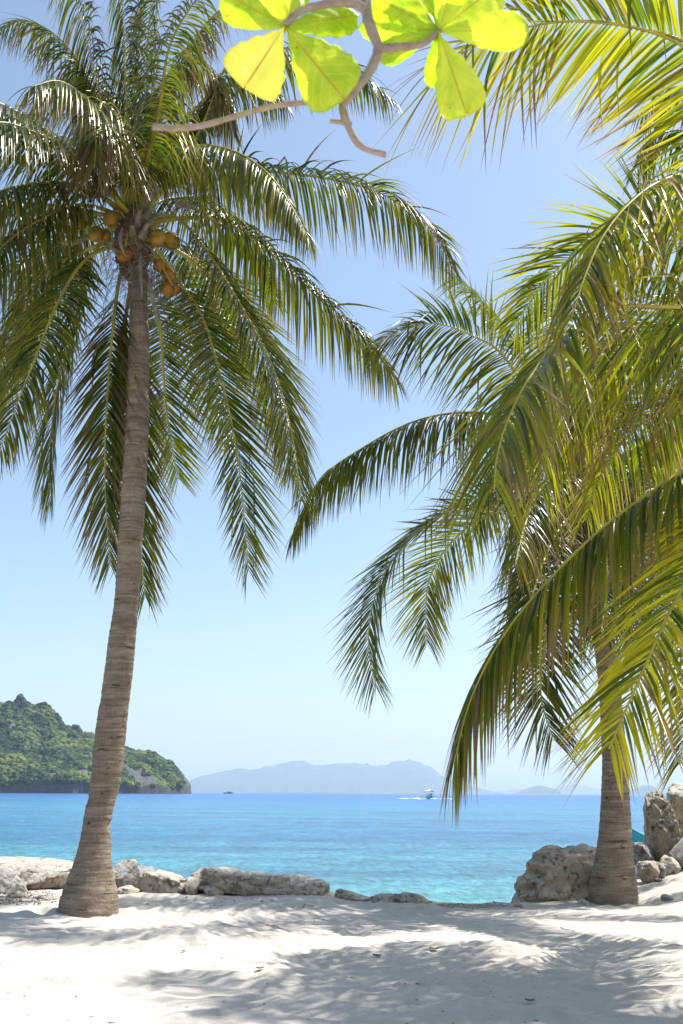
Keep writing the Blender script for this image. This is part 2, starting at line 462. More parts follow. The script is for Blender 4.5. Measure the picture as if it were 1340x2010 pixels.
Fc = [(j * 160 + i, j * 160 + i + 1, (j + 1) * 160 + i + 1, (j + 1) * 160 + i) for j in range(109) for i in range(159)]
tag(mk('headland', V, Fc, CLIFF, smooth=False), 'rocky headland under green forest on the left', kind='structure')
m_, nt_, b_, o_ = nodes('forest_leaf'); n_ = N(nt_)
a_ = n_.new('ShaderNodeAttribute', attribute_name='col')
sp_ = n_.new('ShaderNodeSeparateColor'); n_.link(a_.outputs['Color'], sp_.inputs[0])
tc_ = n_.new('ShaderNodeTexCoord'); nf_ = n_.noise(tc_.outputs['Object'], .9, 3, .7)
c_ = n_.ramp(sp_.outputs[0], [(0, (0.012, 0.028, 0.014)), (.4, (0.030, 0.060, 0.017)), (.75, (0.080, 0.125, 0.020)), (1, (0.15, 0.16, 0.035))])
c_ = n_.mix(.7, c_, n_.ramp(nf_, [(.35, .45), (.62, 1.2)]), 'MULTIPLY')
n_.link(c_, b_.inputs['Base Color']); b_.inputs['Roughness'].default_value = .8; b_.inputs['Specular IOR Level'].default_value = .2
iv, if_ = ico(2)
Vs = []; Fs = []; Cs = []; cnt = 0
rs = np.random.RandomState(11)
base_noise = [np.array([1 + .33 * fbm((p[0] * 1.6 + k * 7, p[1] * 1.6, p[2] * 1.6), 3) for p in iv]) for k in range(12)]
for _ in range(13000):
    x = rs.uniform(-560, hx[-1] - 2); y = rs.uniform(HD - 208, HD + 25)
    h = float(head_h(x, y))
    if h < 2.0 + 4 * mn.noise(Vector((x * .03, y * .03, 5))): continue
    cl = mn.noise(Vector((x * .035, y * .035, 1)))
    if mn.noise(Vector((x * .02, y * .02, 9))) > .42 and h < 35: continue
    r = rs.uniform(2.2, 4.6) * (1 + .3 * cl)
    nn = head_n(x, y, .018) + .45 * head_n(x, y * .5, .06)
    z = SEA + h * (1 + .10 * nn) + 1 + 5 * nn
    sc_ = base_noise[rs.randint(12)][:, None] * np.array([r * rs.uniform(.9, 1.3), r * rs.uniform(.9, 1.3), r * rs.uniform(.7, 1.1)])
    a = rs.uniform(0, 6.28); ca, sa = math.cos(a), math.sin(a)
    v = iv * sc_; v = np.stack([v[:, 0] * ca - v[:, 1] * sa, v[:, 0] * sa + v[:, 1] * ca, v[:, 2]], 1) + (x, y, z)
    Vs.append(v); Fs.append(if_ + cnt); cnt += len(v)
    Cs.append(np.tile([np.clip(.42 + .9 * cl + rs.normal(0, .26), 0, 1), 0, 0], (len(v), 1)))
tag(mk('headland_forest', np.vstack(Vs), np.vstack(Fs), m_, cols=np.vstack(Cs), smooth=False), 'dense green forest covering the rocky headland', 'forest', kind='stuff')

# ------------------------------------------------------------------ palms
def leaflets(P, side, rng, L, lmax=1.12, w0=.0175, droop=1.0, vee=.2, t0=.15, dry=.25, yellow=.12, lush=.4, tipl=.42, pairs=None, ang=(80, 34), ragged=.03, twist=.32):
    """leaflet pairs along the rachis P: every leaflet is a narrow folded blade bending under its weight"""
    n = pairs or int(L / .037)
    Pr, _ = resample(P, 80); T = nz(np.gradient(Pr, axis=0))
    t = np.linspace(t0, .995, n)
    V = []; Fc = []; C = []
    mseg = 7
    tt = np.repeat(t, 2) + rng.uniform(-.003, .003, 2 * n); sg = np.tile([1.0, -1.0], n)
    keep = rng.uniform(0, 1, 2 * n) > ragged
    tt, sg = np.clip(tt[keep], 0, 1), sg[keep]; M = len(tt)
    ii = tt * 79
    p = np.stack([np.interp(ii, range(80), Pr[:, k]) for k in range(3)], 1)
    tn = nz(np.stack([np.interp(ii, range(80), T[:, k]) for k in range(3)], 1))
    s = nz(side[None] - tn * (tn @ side)[:, None])
    nn = np.cross(s, tn); nn *= np.where(nn[:, 2:3] < -.35, -1, 1) if False else 1
    if np.cross(s[0], tn[0])[2] < 0: nn = -nn
    u = (tt - t0) / (1 - t0)
    ln = lmax * np.interp(u, [0, .08, .22, .5, .8, 1], [.45, .75, .98, 1, .8, tipl]) * (1 + rng.normal(0, .07, M))
    brk = rng.uniform(0, 1, M) < .04
    ln = np.where(brk, ln * rng.uniform(.3, .7, M), ln)
    a = np.radians(np.interp(u ** 1.2, [0, 1], ang) + rng.normal(0, 2.5, M))
    v_ = vee + rng.normal(0, .07, M)
    d = (np.cos(a))[:, None] * tn + np.sin(a)[:, None] * (sg[:, None] * s * np.cos(v_)[:, None] + nn * np.sin(v_)[:, None])
    d = nz(d)
    dr = droop * (1 + rng.normal(0, .25, M)).clip(.2, 2.2) * np.interp(u, [0, .7, 1], [1, 1, .7])
    # a few snapped leaflets hang straight down
    snap = rng.uniform(0, 1, M) < .05
    tw = rng.normal(0, twist, M)
    wprof = np.array([.45, .95, 1, .92, .75, .5, .26, .03])
    pos = p.copy(); rows = []
    drift = rng.normal(0, .055, (M, 3))
    for j in range(mseg + 1):
        wv = tn - d * np.sum(tn * d, 1)[:, None] + .08 * s * -sg[:, None]
        wv = wv - d * np.sum(wv * d, 1)[:, None]; wv = nz(wv)
        bn = np.cross(d, wv)
        wv2 = wv * np.cos(tw)[:, None] + bn * np.sin(tw)[:, None]
        bn2 = np.cross(d, wv2)
        w = (w0 * wprof[j] * np.interp(u, [0, .1, .8, 1], [.6, 1, .85, .5]))[:, None]
        rows.append(np.stack([pos - wv2 * w, pos + bn2 * w * .55, pos + wv2 * w], 1))
        if j < mseg:
            g = np.zeros_like(d); g[:, 2] = -1
            k_ = dr * (.46, .42, .34, .26, .18, .12, .08)[j]
            k_ = np.where(snap & (j >= 2), 2.5, k_)
            d = nz(d + g * k_[:, None] + drift / mseg)
            pos = pos + d * (ln / mseg)[:, None]
    A = np.stack(rows, 1)            # M, mseg+1, 3, 3
    V = A.reshape(-1, 3)
    b = np.arange(M)[:, None, None] * (mseg + 1) * 3 + np.arange(mseg)[None, :, None] * 3 + np.arange(2)[None, None, :]
    Fc = np.stack([b, b + 1, b + 4, b + 3], -1).reshape(-1, 4)
    # colours: R dryness, G yellow, B variation
    js = np.arange(mseg + 1) / mseg
    tipd = (dry + rng.normal(0, .5 * dry + .05, M)).clip(0, 1.2)[:, None]
    Rr = np.clip((js[None] - (1.02 - tipd * .80)) * 6, 0, 1)
    whole = (rng.uniform(0, 1, M) < dry * .18)[:, None]; Rr = np.where(whole, np.maximum(Rr, .75), Rr)
    Gg = np.clip(yellow * 1.2 + rng.normal(0, yellow * .8 + .02, M)[:, None] + yellow * 2.2 * (js[None] - .35) + .5 * yellow * (u[:, None] - .4), 0, 1)
    Bb = np.clip(lush + rng.normal(0, .28, M)[:, None] + 0 * js[None], 0, 1)
    C = np.repeat(np.stack([Rr, Gg, Bb], -1)[:, :, None, :], 3, 2).reshape(-1, 3)
    return V, Fc, C

def build_frond(root, P3, rng, dryfrond=False, leafmat=None, out=None, roll=0.0, **kw):
    P, L = resample(np.asarray(P3, float), 60)
    if out is None: out = P[-1] - P[0]
    o2 = np.array([out[0], out[1], 0.0])
    if np.linalg.norm(o2) < .2: o2 = np.array([0, -1.0, 0])
    o2 = nz(o2); side = np.array([-o2[1], o2[0], 0])
    if roll:
        upv = np.array([0, 0, 1.0]); side = side * math.cos(roll) + upv * math.sin(roll)
    V, Fc, C = leaflets(P, side, rng, L, **kw)
    tt = np.linspace(0, 1, 60)
    rad = np.interp(tt, [0, .03, .12, .5, 1], [.095, .06, .044, .025, .006])
    sv, sf = tube(P, rad, 7, .62)
    fr = mk('frond', sv, sf, STALK_DRY if dryfrond else STALK, root)
    mk('leaves', V, Fc, LEAF_DRY if dryfrond else (leafmat or LEAF), fr, cols=C, smooth=True)
    return fr

def px_frond(root, pts, Y0, sgn, L, rng, bend=.5, face=.75, **kw):
    """frond whose rachis is sighted in the picture; its depth follows from its real length L and the side (sgn) it leans to"""
    Q = catmull([(a, b) for a, b in pts], 50)
    s = np.r_[0, np.cumsum(np.linalg.norm(np.diff(Q, axis=0), axis=1))]; s /= s[-1]
    f = s * (1 + bend) - bend * s * s
    def curve(dl): return np.array([at(q[0], q[1], Y0 + sgn * dl * k) for q, k in zip(Q, f)])
    def length(c): return np.sum(np.linalg.norm(np.diff(c, axis=0), axis=1))
    lo, hi = 0.0, L
    if length(curve(0)) < L:
        for _ in range(30):
            m = (lo + hi) / 2
            if length(curve(m)) < L: lo = m
            else: hi = m
    P3 = curve(lo)
    if 'out' not in kw:       # the blade twists so that its drooping end lies across the line of travel
        o = P3[-1] - P3[0]; o[2] = 0; o = o / max(np.linalg.norm(o), .3)
        kw['out'] = o + np.array([0, sgn * face, 0])
    return build_frond(root, P3, rng, **kw)

def phys_frond(root, org, az, el, L, rng, sag=1.5, **kw):
    """frond leaving the crown at azimuth az, elevation el, sagging along its length"""
    n = 40; p = np.array(org, float); P = [p.copy()]
    d = np.array([math.cos(el) * math.sin(az), math.cos(el) * math.cos(az), math.sin(el)])
    for i in range(n):
        d = nz(d + np.array([0, 0, -1]) * sag * (i / n + .12) / n * 1.7); p = p + d * L / n; P.append(p.copy())
    return build_frond(root, P, rng, out=np.array([math.sin(az), math.cos(az), 0]), **kw)

def trunk(root, prof, Yf, mat, seed, zend=None, notches=()):
    """prof: list of (py, xl, xr) edges sighted at depth Yf(py)"""
    prof = np.array(prof, float); prof = prof[np.argsort(-prof[:, 0])]
    py = np.linspace(prof[0, 0], prof[-1, 0], 420)
    xl = np.interp(-py, -prof[:, 0], prof[:, 1]); xr = np.interp(-py, -prof[:, 0], prof[:, 2])
    k = np.ones(17) / 17
    xl = np.convolve(np.pad(xl, 8, 'edge'), k, 'valid'); xr = np.convolve(np.pad(xr, 8, 'edge'), k, 'valid')
    C = np.array([at((a + b) / 2, y, Yf(y)) for a, b, y in zip(xl, xr, py)])
    rad = np.array([np.linalg.norm(at(b, y, Yf(y)) - at(a, y, Yf(y))) / 2 for a, b, y in zip(xl, xr, py)])
    C[0, 2] -= .12
    K = 40; V = []; rng = np.random.RandomState(seed)
    # ring scars: saw-tooth steps with irregular spacing
    s = np.r_[0, np.cumsum(np.linalg.norm(np.diff(C, axis=0), axis=1))]
    marks = [0.0]
    while marks[-1] < s[-1]: marks.append(marks[-1] + rng.uniform(.04, .15))
    marks = np.array(marks)
    for i in range(len(C)):
        for j in range(K):
            a = 2 * math.pi * j / K
            ss = s[i] + .035 * mn.noise(Vector((math.cos(a) * 1.3, math.sin(a) * 1.3, s[i] * .9 + seed)))+ .01 * mn.noise(Vector((math.cos(a) * 4, math.sin(a) * 4, s[i] * 3 + seed)))
            q = np.searchsorted(marks, ss) - 1; q = max(0, min(q, len(marks) - 2))
            fr = (ss - marks[q]) / (marks[q + 1] - marks[q])
            r = rad[i] * (1 + .045 * (fr - .5) + .035 * mn.noise(Vector((math.cos(a) * 1.2, math.sin(a) * 1.2, s[i] * 1.1 + seed * 3))) + .012 * mn.noise(Vector((math.cos(a) * 6, math.sin(a) * 6, s[i] * 7))))
            for (npy, na, nd, nh) in notches:       # cut footholds
                dd = py[i] - npy
                if -nh * .25 < dd < nh:
                    da = math.atan2(math.sin(a - na), math.cos(a - na))
                    if abs(da) < .6: r -= rad[i] * nd * math.cos(da / .6 * math.pi / 2) * (1 - abs(dd) / nh if dd > 0 else 1 + dd / (nh * .25))
            V.append(C[i] + r * np.array([math.cos(a), math.sin(a), 0]))
    Fc = [(i * K + j, i * K + (j + 1) % K, (i + 1) * K + (j + 1) % K, (i + 1) * K + j) for i in range(len(C) - 1) for j in range(K)]
    return mk('trunk', V, Fc, mat, root), C, rad

def strands(parent_root, c, n, rng, name, mat, spread, length, r=.004, up=.1):
    mb = MB()
    for _ in range(n):
        p = np.array(c) + rng.normal(0, 1, 3) * spread
        d = nz(rng.normal(0, .6, 3) + np.array([0, 0, up])); P = [p]
        l = rng.uniform(.4, 1.0) * length
        for k in range(6):
            d = nz(d + np.array([0, 0, -.55]) + rng.normal(0, .15, 3)); p = p + d * l / 6; P.append(p)
        mb.tube(P, np.linspace(r, r * .4, 7), 3)
    return mb.build(name, mat, parent_root)

def crown_heart(root, c, rng, R_=.30, H=1.3):
    """stack of fibrous leaf bases round the top of the stem"""
    V, Fc = ico(4); v = V.copy()
    nn = fbm_arr(v * [1, 1, .5], 3.2, 4, True, rng.randint(50))
    v = v * (1 + .16 * nn)[:, None] * [R_, R_, H / 2]
    v[:, 0] *= 1 - .25 * np.clip(V[:, 2], 0, 1); v[:, 1] *= 1 - .25 * np.clip(V[:, 2], 0, 1)
    mk('crown_heart', v + c, Fc, FIBRE, root)
    mb = MB()
    for k in range(16):       # old leaf bases
        a = rng.uniform(0, 6.28); z = rng.uniform(-.5, .4) * H
        d = np.array([math.cos(a), math.sin(a), 0]); b = c + d * R_ * .7 + [0, 0, z]
        l = rng.uniform(.18, .45)
        P = [b, b + d * l * .4 + [0, 0, l * .4], b + d * l * .9 + [0, 0, l * .6]]
        mb.tube(P, [.08, .055, .03], 6, .5)
    mb.build('leaf_base', FIBRE_GREY, root)
    strands(root, c - [0, 0, .2], 170, rng, 'fibre_strands', FIBRE, np.array([.22, .22, .4]), .9)

def coconut(root, p, r, mat, rng):
    V, Fc = ico(3); v = V.copy()
    v[:, 2] *= 1.22; v *= (1 - .10 * np.clip(v[:, 2:3], 0, 2)); ang = np.arctan2(V[:, 1], V[:, 0]); v[:, :2] *= (1 + .05 * np.cos(3 * ang))[:, None]
    a, b = rng.uniform(-.6, .6, 2)
    Rm = np.array(Matrix.Rotation(a, 3, 'X') @ Matrix.Rotation(b, 3, 'Y'))
    mk('coconut', (v * r) @ Rm.T + p, Fc, mat, root)

def blade(root, pts, w):
    """boat-shaped woody spathe"""
    P = catmull(pts, 12); MB().tube(P, w * np.sin(np.linspace(.25, math.pi - .02, 12)) ** .8 + .003, 8, .35).build('flower_sheath', FIBRE_GREY, root)

# ---- palm A: tall coconut palm on the left
gA = ground(171, 1797); YA = gA[1] + .25
rng = np.random.RandomState(21)
A = empty('coconut_palm', gA)
tag(A, 'tall left coconut palm with orange coconuts and a flared grey trunk on the sand', 'palm tree', 'coconut palms on the beach')
profA = [(1806, 112, 231), (1797, 112, 230), (1775, 115, 231), (1750, 124, 229), (1725, 134, 224), (1700, 143, 218), (1675, 151, 217), (1650, 158, 218), (1620, 162, 218), (1600, 165, 219), (1575, 170, 224), (1560, 175, 231),
         (1530, 179, 237), (1500, 181, 241), (1450, 186, 246), (1400, 193, 250), (1370, 198, 254), (1300, 208, 262), (1250, 213, 266), (1200, 222, 270), (1150, 227, 274), (1100, 230, 277), (1000, 236, 284), (900, 243, 289), (800, 248, 292), (700, 251, 293), (640, 254, 292), (560, 256, 289), (440, 260, 284)]
def YfA(py): return YA + .5 * (1797 - py) / 1350
trunk(A, profA, YfA, BARK, 4, notches=[(1565, math.pi, .25, 14), (1616, 0, .30, 30), (1368, math.pi * .98, .22, 16), (1228, -1.2, .20, 12), (1130, -.9, .2, 14), (930, -.6, .15, 10), (800, -.3, .2, 10)])
YC = YfA(430)
cA = at(263, 470, YC)
crown_heart(A, cA, rng, .25, 1.2)
oA = dict(root=A, rng=rng)
def fA(pts, sgn, L, **kw):
    kw.setdefault('lmax', 1.2); px_frond(A, pts, YC, sgn, L, rng, **kw)
# seen fronds (rachis points in the picture)
fA([(270, 455), (310, 428), (350, 430), (400, 485), (455, 570), (510, 668), (546, 750), (575, 865), (592, 985)], -1, 5.2, roll=-.25, droop=.45, lush=.25, dry=.22)
fA([(275, 445), (340, 430), (430, 432), (520, 488), (620, 580), (710, 662), (778, 748)], 1, 5.0, roll=-.3, droop=1.2, lush=.45, yellow=.16, dry=.3)
fA([(275, 430), (295, 360), (335, 305), (400, 286), (470, 302), (530, 345), (575, 410), (606, 470)], -1, 4.6, droop=1.5, lush=.5, yellow=.16, dry=.2)
fA([(280, 420), (340, 360), (430, 330), (530, 337), (650, 352), (760, 386), (845, 452), (893, 535)], 1, 5.2, roll=-.4, droop=1.1, lush=.4, yellow=.14, dry=.35)
fA([(258, 420), (253, 300), (247, 170), (242, 50), (238, -60), (236, -130)], -1, 5.0, droop=1.3, lush=.35, bend=.1, dry=.15)
fA([(245, 410), (220, 300), (195, 180), (165, 60), (140, -20), (100, -60)], -1, 4.8, droop=1.5, lush=.3, dry=.35)
fA([(235, 400), (200, 345), (130, 290), (60, 257), (0, 240), (-90, 250), (-160, 290)], -1, 4.8, droop=1.1, lush=.2, dry=.2)
fA([(240, 420), (200, 385), (150, 362), (90, 358), (10, 372), (-70, 420), (-140, 520)], -1, 4.8, droop=1.2, lush=.25)
fA([(240, 430), (195, 408), (140, 404), (85, 428), (20, 470), (-50, 545), (-100, 640)], -1, 4.8, droop=1.2, lush=.25, dry=.25)
fA([(250, 470), (205, 475), (180, 505), (160, 570), (135, 680), (112, 765), (99, 870), (100, 985)], -1, 4.6, droop=.6, lush=.2, dry=.25)
fA([(240, 480), (190, 495), (150, 530), (108, 605), (70, 700), (30, 800), (-2, 890)], -1, 4.8, droop=.6, lush=.3, dry=.25, yellow=.16)
fA([(240, 470), (170, 490), (100, 530), (50, 600), (10, 690), (-30, 790), (-50, 860)], 1, 4.6, droop=1.5, lush=.55, yellow=.2, dry=.3)
fA([(250, 500), (232, 560), (218, 680), (208, 820), (206, 950), (216, 1110)], 1, 4.8, droop=.3, lush=.15, dry=.5, ang=(55, 28))
fA([(276, 520), (300, 590), (316, 660), (322, 760), (334, 860), (350, 940)], 1, 4.2, droop=.12, lush=.85, yellow=.22, dry=.25, ang=(62, 32))
fA([(285, 500), (340, 540), (395, 620), (430, 730), (458, 850), (474, 960), (488, 1120)], -1, 5.2, droop=.12, lush=.3, yellow=.14, dry=.22, ang=(70, 34), bend=.2)
fA([(262, 560), (262, 700), (262, 860), (270, 1000), (284, 1170)], 1, 5.0, droop=.3, lush=.2, dry=.4, ang=(52, 26))
fA([(285, 470), (360, 500), (440, 570), (500, 660), (540, 750), (560, 850), (568, 930)], 1, 4.8, droop=.6, lush=.35, dry=.3)
fA([(285, 490), (330, 520), (380, 600), (400, 700), (430, 800), (470, 880)], 1, 4.4, droop=.3, lush=.45, dry=.35)
fA([(280, 400), (320, 300), (370, 228), (440, 165), (510, 165), (560, 205)], 1, 4.4, droop=1.4, lush=.35, dry=.3)
fA([(278, 410), (350, 330), (400, 240), (450, 120), (520, 95), (620, 105), (700, 140), (765, 195)], 1, 5.6, droop=1.3, lush=.35, dry=.3)
fA([(272, 400), (300, 280), (335, 180), (380, 80), (430, 20), (470, 5)], 1, 4.6, droop=1.3, lush=.5, dry=1.1, yellow=.1)
fA([(265, 400), (310, 230), (330, 100), (370, 20), (420, -40)], -1, 4.6, droop=1.4, lush=.35, dry=.3)
fA([(250, 400), (235, 290), (200, 190), (140, 155), (95, 180), (55, 235)], 1, 4.6, droop=1.6, lush=.9, yellow=.25, dry=.3)
fA([(250, 400), (215, 270), (165, 140), (110, 70), (50, 40), (0, 60)], 1, 5.0, droop=1.5, lush=.4, dry=.5)
fA([(262, 400), (285, 240), (290, 100), (300, -20), (330, -110)], 1, 5.0, droop=1.4, lush=.4, dry=.4)
fA([(255, 400), (232, 330), (222, 250), (200, 200), (190, 260), (185, 330)], -1, 3.6, droop=1.6, lush=.4, dry=1.2)
fA([(262, 400), (290, 330), (330, 250), (370, 270), (400, 330), (410, 390)], 1, 3.8, droop=1.5, lush=.4, dry=1.2)
fA([(258, 400), (225, 300), (180, 210), (120, 160), (60, 170)], -1, 4.4, droop=1.4, lush=.4, dry=.5)
fA([(262, 400), (275, 300), (300, 200), (345, 130), (400, 130), (440, 190), (460, 270)], 1, 4.6, droop=1.3, lush=.4, dry=.9)
fA([(268, 420), (330, 390), (400, 395), (470, 440), (520, 520), (545, 600)], 1, 4.4, droop=1.3, lush=.4, dry=.3)
fA([(250, 440), (190, 420), (130, 450), (80, 530), (50, 640), (40, 740)], 1, 4.6, droop=1.1, lush=.35, dry=.3)
# dead brown frond hanging beside the stem
px_frond(A, [(258, 560), (244, 640), (236, 760), (232, 860), (230, 960)], YC, 1, 3.2, rng, dryfrond=True, droop=1.5, ang=(30, 12), lmax=.7, dry=.8)
# hidden and off-picture fronds, filling out the crown
for az, el in ((-150, 20), (-110, 5), (-75, -5), (20, 20)):
    phys_frond(A, cA + [0, 0, .3], R(az), R(el), 4.8, rng, sag=1.5, lush=.3, droop=1.3)
for (x, y, r, m) in ((218, 429, 18, COCO), (189, 459, 18, COCO), (161, 438, 14, COCO), (142, 453, 13, COCO), (207, 462, 13, COCO), (245, 501, 17, COCO_O), (320, 473, 19, COCO), (345, 478, 19, COCO),
                     (323, 527, 15, COCO_O), (341, 546, 16, COCO_O), (338, 572, 16, COCO_O), (352, 574, 12, COCO_O)):
    yd = YC - rng.uniform(.10, .35)
    x, y = (x - 10, y - 6) if x > 300 else (x, y)
    coconut(A, at(x, y, yd), r / F * yd * .98, m, rng)
mb = MB()
for (x, y) in ((218, 415), (189, 445), (161, 425), (142, 440), (245, 487), (320, 460), (345, 462), (323, 515), (341, 534), (338, 560)):
    mb.tube(catmull([cA, (cA + at(x, y - 6, YC - .3)) / 2 + [0, -.12, .12], at(x, y, YC - .32)], 8), .014, 5)
mb.build('fruit_stem', STALK, A)
mb = MB()
blade(A, [at(240, 448, YC - .4), at(236, 475, YC - .5), at(246, 505, YC - .5)], .075)
blade(A, [at(276, 495, YC - .35), at(275, 535, YC - .42), at(279, 585, YC - .4)], .07)
blade(A, [at(290, 540, YC - .35), at(301, 590, YC - .4), at(314, 650, YC - .38)], .08)
blade(A, [at(345, 405, YC + .1), at(365, 402, YC), at(392, 415, YC)], .10)
blade(A, [at(155, 367, YC - .3), at(180, 378, YC - .3), at(205, 410, YC - .3)], .06)
blade(A, [at(120, 478, YC - .3), at(150, 475, YC - .2), at(195, 455, YC - .1)], .08)
strands(A, at(275, 520, YC - .3), 120, rng, 'fibre_strands', FIBRE_GREY, np.array([.16, .1, .3]), 1.3, .005, .6)

# ---- palm B: coconut palm on the right
gB = ground(1204, 1776); YB = gB[1] + .2
rng = np.random.RandomState(5)
B = empty('coconut_palm', gB)
tag(B, 'right coconut palm with a curved ringed trunk beside the big boulder', 'palm tree', 'coconut palms on the beach')
profB = [(1782, 1156, 1252), (1770, 1156, 1252), (1740, 1158, 1250), (1715, 1161, 1247), (1690, 1168, 1243), (1650, 1174, 1239), (1600, 1178, 1237), (1550, 1181, 1234), (1500, 1183, 1232), (1480, 1182, 1228), (1440, 1180, 1226), (1400, 1178, 1222), (1350, 1175, 1216), (1300, 1170, 1211), (1250, 1163, 1204), (1200, 1155, 1196),
         (1150, 1146, 1186), (1100, 1136, 1177), (1050, 1128, 1170), (1000, 1130, 1172), (930, 1145, 1180)]
def YfB(py): return YB + .4 * (1775 - py) / 850
trunk(B, profB, YfB, BARK, 9, notches=[(1478, 0, .2, 10), (1575, -1.8, .15, 10), (1722, -2.4, .2, 10)])
YD = YfB(950)
cB = at(1158, 965, YD)
crown_heart(B, cB, rng, .30, 1.3)
def fB(pts, sgn, L, **kw):
    kw.setdefault('lmax', 1.32); px_frond(B, pts, YD, sgn, L, rng, **kw)
fB([(1150, 960), (1100, 890), (1030, 835), (960, 812), (880, 812), (800, 832), (710, 880), (630, 940), (575, 1050)], -1, 5.4, droop=1.5, lush=.2, dry=.25)
fB([(1145, 975), (1070, 955), (970, 962), (885, 1000), (810, 1052), (752, 1130), (727, 1210), (724, 1280), (738, 1350)], -1, 5.4, roll=.3, droop=.15, lush=.25, dry=.15, ang=(72, 36))
fB([(1140, 985), (1060, 985), (960, 1010), (890, 1060), (845, 1130), (835, 1200), (838, 1265)], 1, 4.6, droop=.25, lush=.5, yellow=.25, dry=.2)
fB([(1150, 950), (1090, 860), (1030, 760), (980, 690), (930, 660), (860, 635), (800, 645), (740, 670)], -1, 5.0, roll=.6, droop=.6, lush=.15, dry=.15)
fB([(1155, 940), (1110, 830), (1040, 710), (970, 620), (920, 570), (885, 545)], 1, 5.0, roll=.7, droop=.6, lush=.7, yellow=.1, dry=.25)
fB([(1180, 950), (1210, 940), (1250, 943), (1300, 965), (1350, 1020), (1390, 1100)], -1, 4.6, droop=1.2, lush=.3)
fB([(1170, 930), (1210, 900), (1260, 880), (1330, 880), (1400, 910), (1460, 970)], 1, 4.8, droop=1.6, lush=.3, dry=.3)
fB([(1150, 1000), (1110, 1020), (1075, 1080), (1050, 1150), (1030, 1220), (1020, 1280)], -1, 4.2, droop=1.0, lush=.2, dry=.3)
fB([(1155, 1000), (1120, 1060), (1085, 1160), (1066, 1270), (1062, 1370), (1085, 1450)], -1, 4.8, droop=.25, lush=.2, dry=.35, ang=(62, 30))
fB([(1170, 1000), (1195, 1070), (1220, 1150), (1240, 1230), (1250, 1310)], 1, 4.2, droop=.35, lush=.35)
fB([(1165, 1000), (1185, 1060), (1190, 1150), (1180, 1240)], -1, 3.8, droop=.9, lush=.2)
fB([(1180, 980), (1240, 1020), (1275, 1100), (1290, 1200), (1295, 1300)], 1, 4.6, droop=.5, lush=.35)
fB([(1160, 930), (1150, 820), (1120, 700), (1090, 600), (1050, 540)], 1, 5.0, droop=1.3, lush=.5)
fB([(1165, 930), (1180, 800), (1210, 700), (1260, 640), (1320, 640)], 1, 4.8, droop=1.4, lush=.4)
fB([(1150, 950), (1100, 870), (1050, 850), (1000, 880), (960, 950), (940, 1030)], 1, 4.6, droop=1.4, lush=.4, yellow=.2, dry=.4)
fB([(1150, 960), (1110, 930), (1060, 960), (1030, 1030), (1010, 1110)], -1, 4.0, droop=1.3, lush=.5, yellow=.25, dry=.5)
fB([(1140, 990), (1090, 1010), (1040, 1060), (1008, 1130), (996, 1210)], 1, 3.4, dryfrond=True, droop=1.2, lmax=.5, ang=(30, 12))
for az, el in ((10, 40), (60, 20), (100, 30), (150, 10), (40, 5), (80, -20)):
    phys_frond(B, cB + [0, 0, .3], R(az), R(el), 4.8, rng, sag=1.5, lush=.35, droop=1.3)
for (x, y) in ((1195, 985), (1176, 1000), (1135, 1010), (1120, 990)):
    coconut(B, at(x, y, YD - .3), .13, COCO, rng)
mb = MB(); blade(B, [at(1190, 945, YD - .2), at(1215, 950, YD - .3), at(1240, 972, YD - .35)], .09)
blade(B, [at(1004, 1110, YD), at(1000, 1170, YD), at(1003, 1235, YD)], .09)
strands(B, at(1130, 1010, YD - .3), 260, rng, 'fibre_strands', FIBRE, np.array([.3, .15, .3]), 1.0, .006, .6)

# ---- palm C: near palm whose crown reaches in from the right
rng = np.random.RandomState(31)
YE = 8.6
cC = at(1600, 740, YE)
gC = np.array([cC[0] + .5, YE + .4, float(terrain(cC[0] + .5, YE + .4))])
Cp = empty('coconut_palm', gC)
tag(Cp, 'near coconut palm reaching in from the right edge with big yellow-green fronds', 'palm tree', 'coconut palms on the beach')
K = 32; P = catmull([gC - [0, 0, .15], gC + [0, 0, .3], gC * .65 + cC * .35 + [.12, 0, 0], cC + [0, 0, .1]], 260)
zz = np.linspace(0, 1, 260); rr = np.interp(zz, [0, .08, .25, 1], [.34, .30, .19, .14]) * (1 + .02 * np.sin(zz * 300))
mk('trunk', *tube(P, rr, K), BARK, Cp)
crown_heart(Cp, cC, rng, .28, 1.3)
def fC(pts, sgn, L, Y0=YE, **kw):
    kw.setdefault('leafmat', LEAF_NEAR); kw.setdefault('lmax', 1.15); kw.setdefault('w0', .017)
    px_frond(Cp, pts, Y0, sgn, L, rng, **kw)
fC([(1600, 700), (1560, 450), (1480, 220), (1400, 120), (1320, 72), (1220, 50), (1130, 42), (1050, 42)], -1, 5.0, roll=.8, droop=.22, lush=1.0, yellow=.25, dry=.4, ang=(72, 46), vee=.1, tipl=.8, lmax=1.5, w0=.023)
fC([(1600, 700), (1540, 420), (1450, 200), (1340, 90), (1200, 45), (1080, 45), (980, 70), (880, 118)], -1, 5.4, roll=.5, droop=.45, lush=.7, yellow=.3, dry=.7, ang=(70, 22), t0=.78, pairs=32, tipl=1.0, lmax=1.5, vee=-.1)
fC([(1600, 710), (1540, 520), (1450, 390), (1360, 345), (1290, 360), (1230, 405), (1180, 470), (1145, 550), (1120, 630)], -1, 5.0, roll=.4, droop=.9, lush=.8, yellow=.3, dry=.45)
fC([(1600, 730), (1500, 640), (1400, 606), (1300, 602), (1200, 605), (1110, 655), (1040, 740), (995, 830), (975, 900), (970, 960)], -1, 5.4, roll=.6, droop=.5, lush=.42, yellow=.16, dry=.3, ang=(80, 34), lmax=1.5, twist=.2, w0=.018)
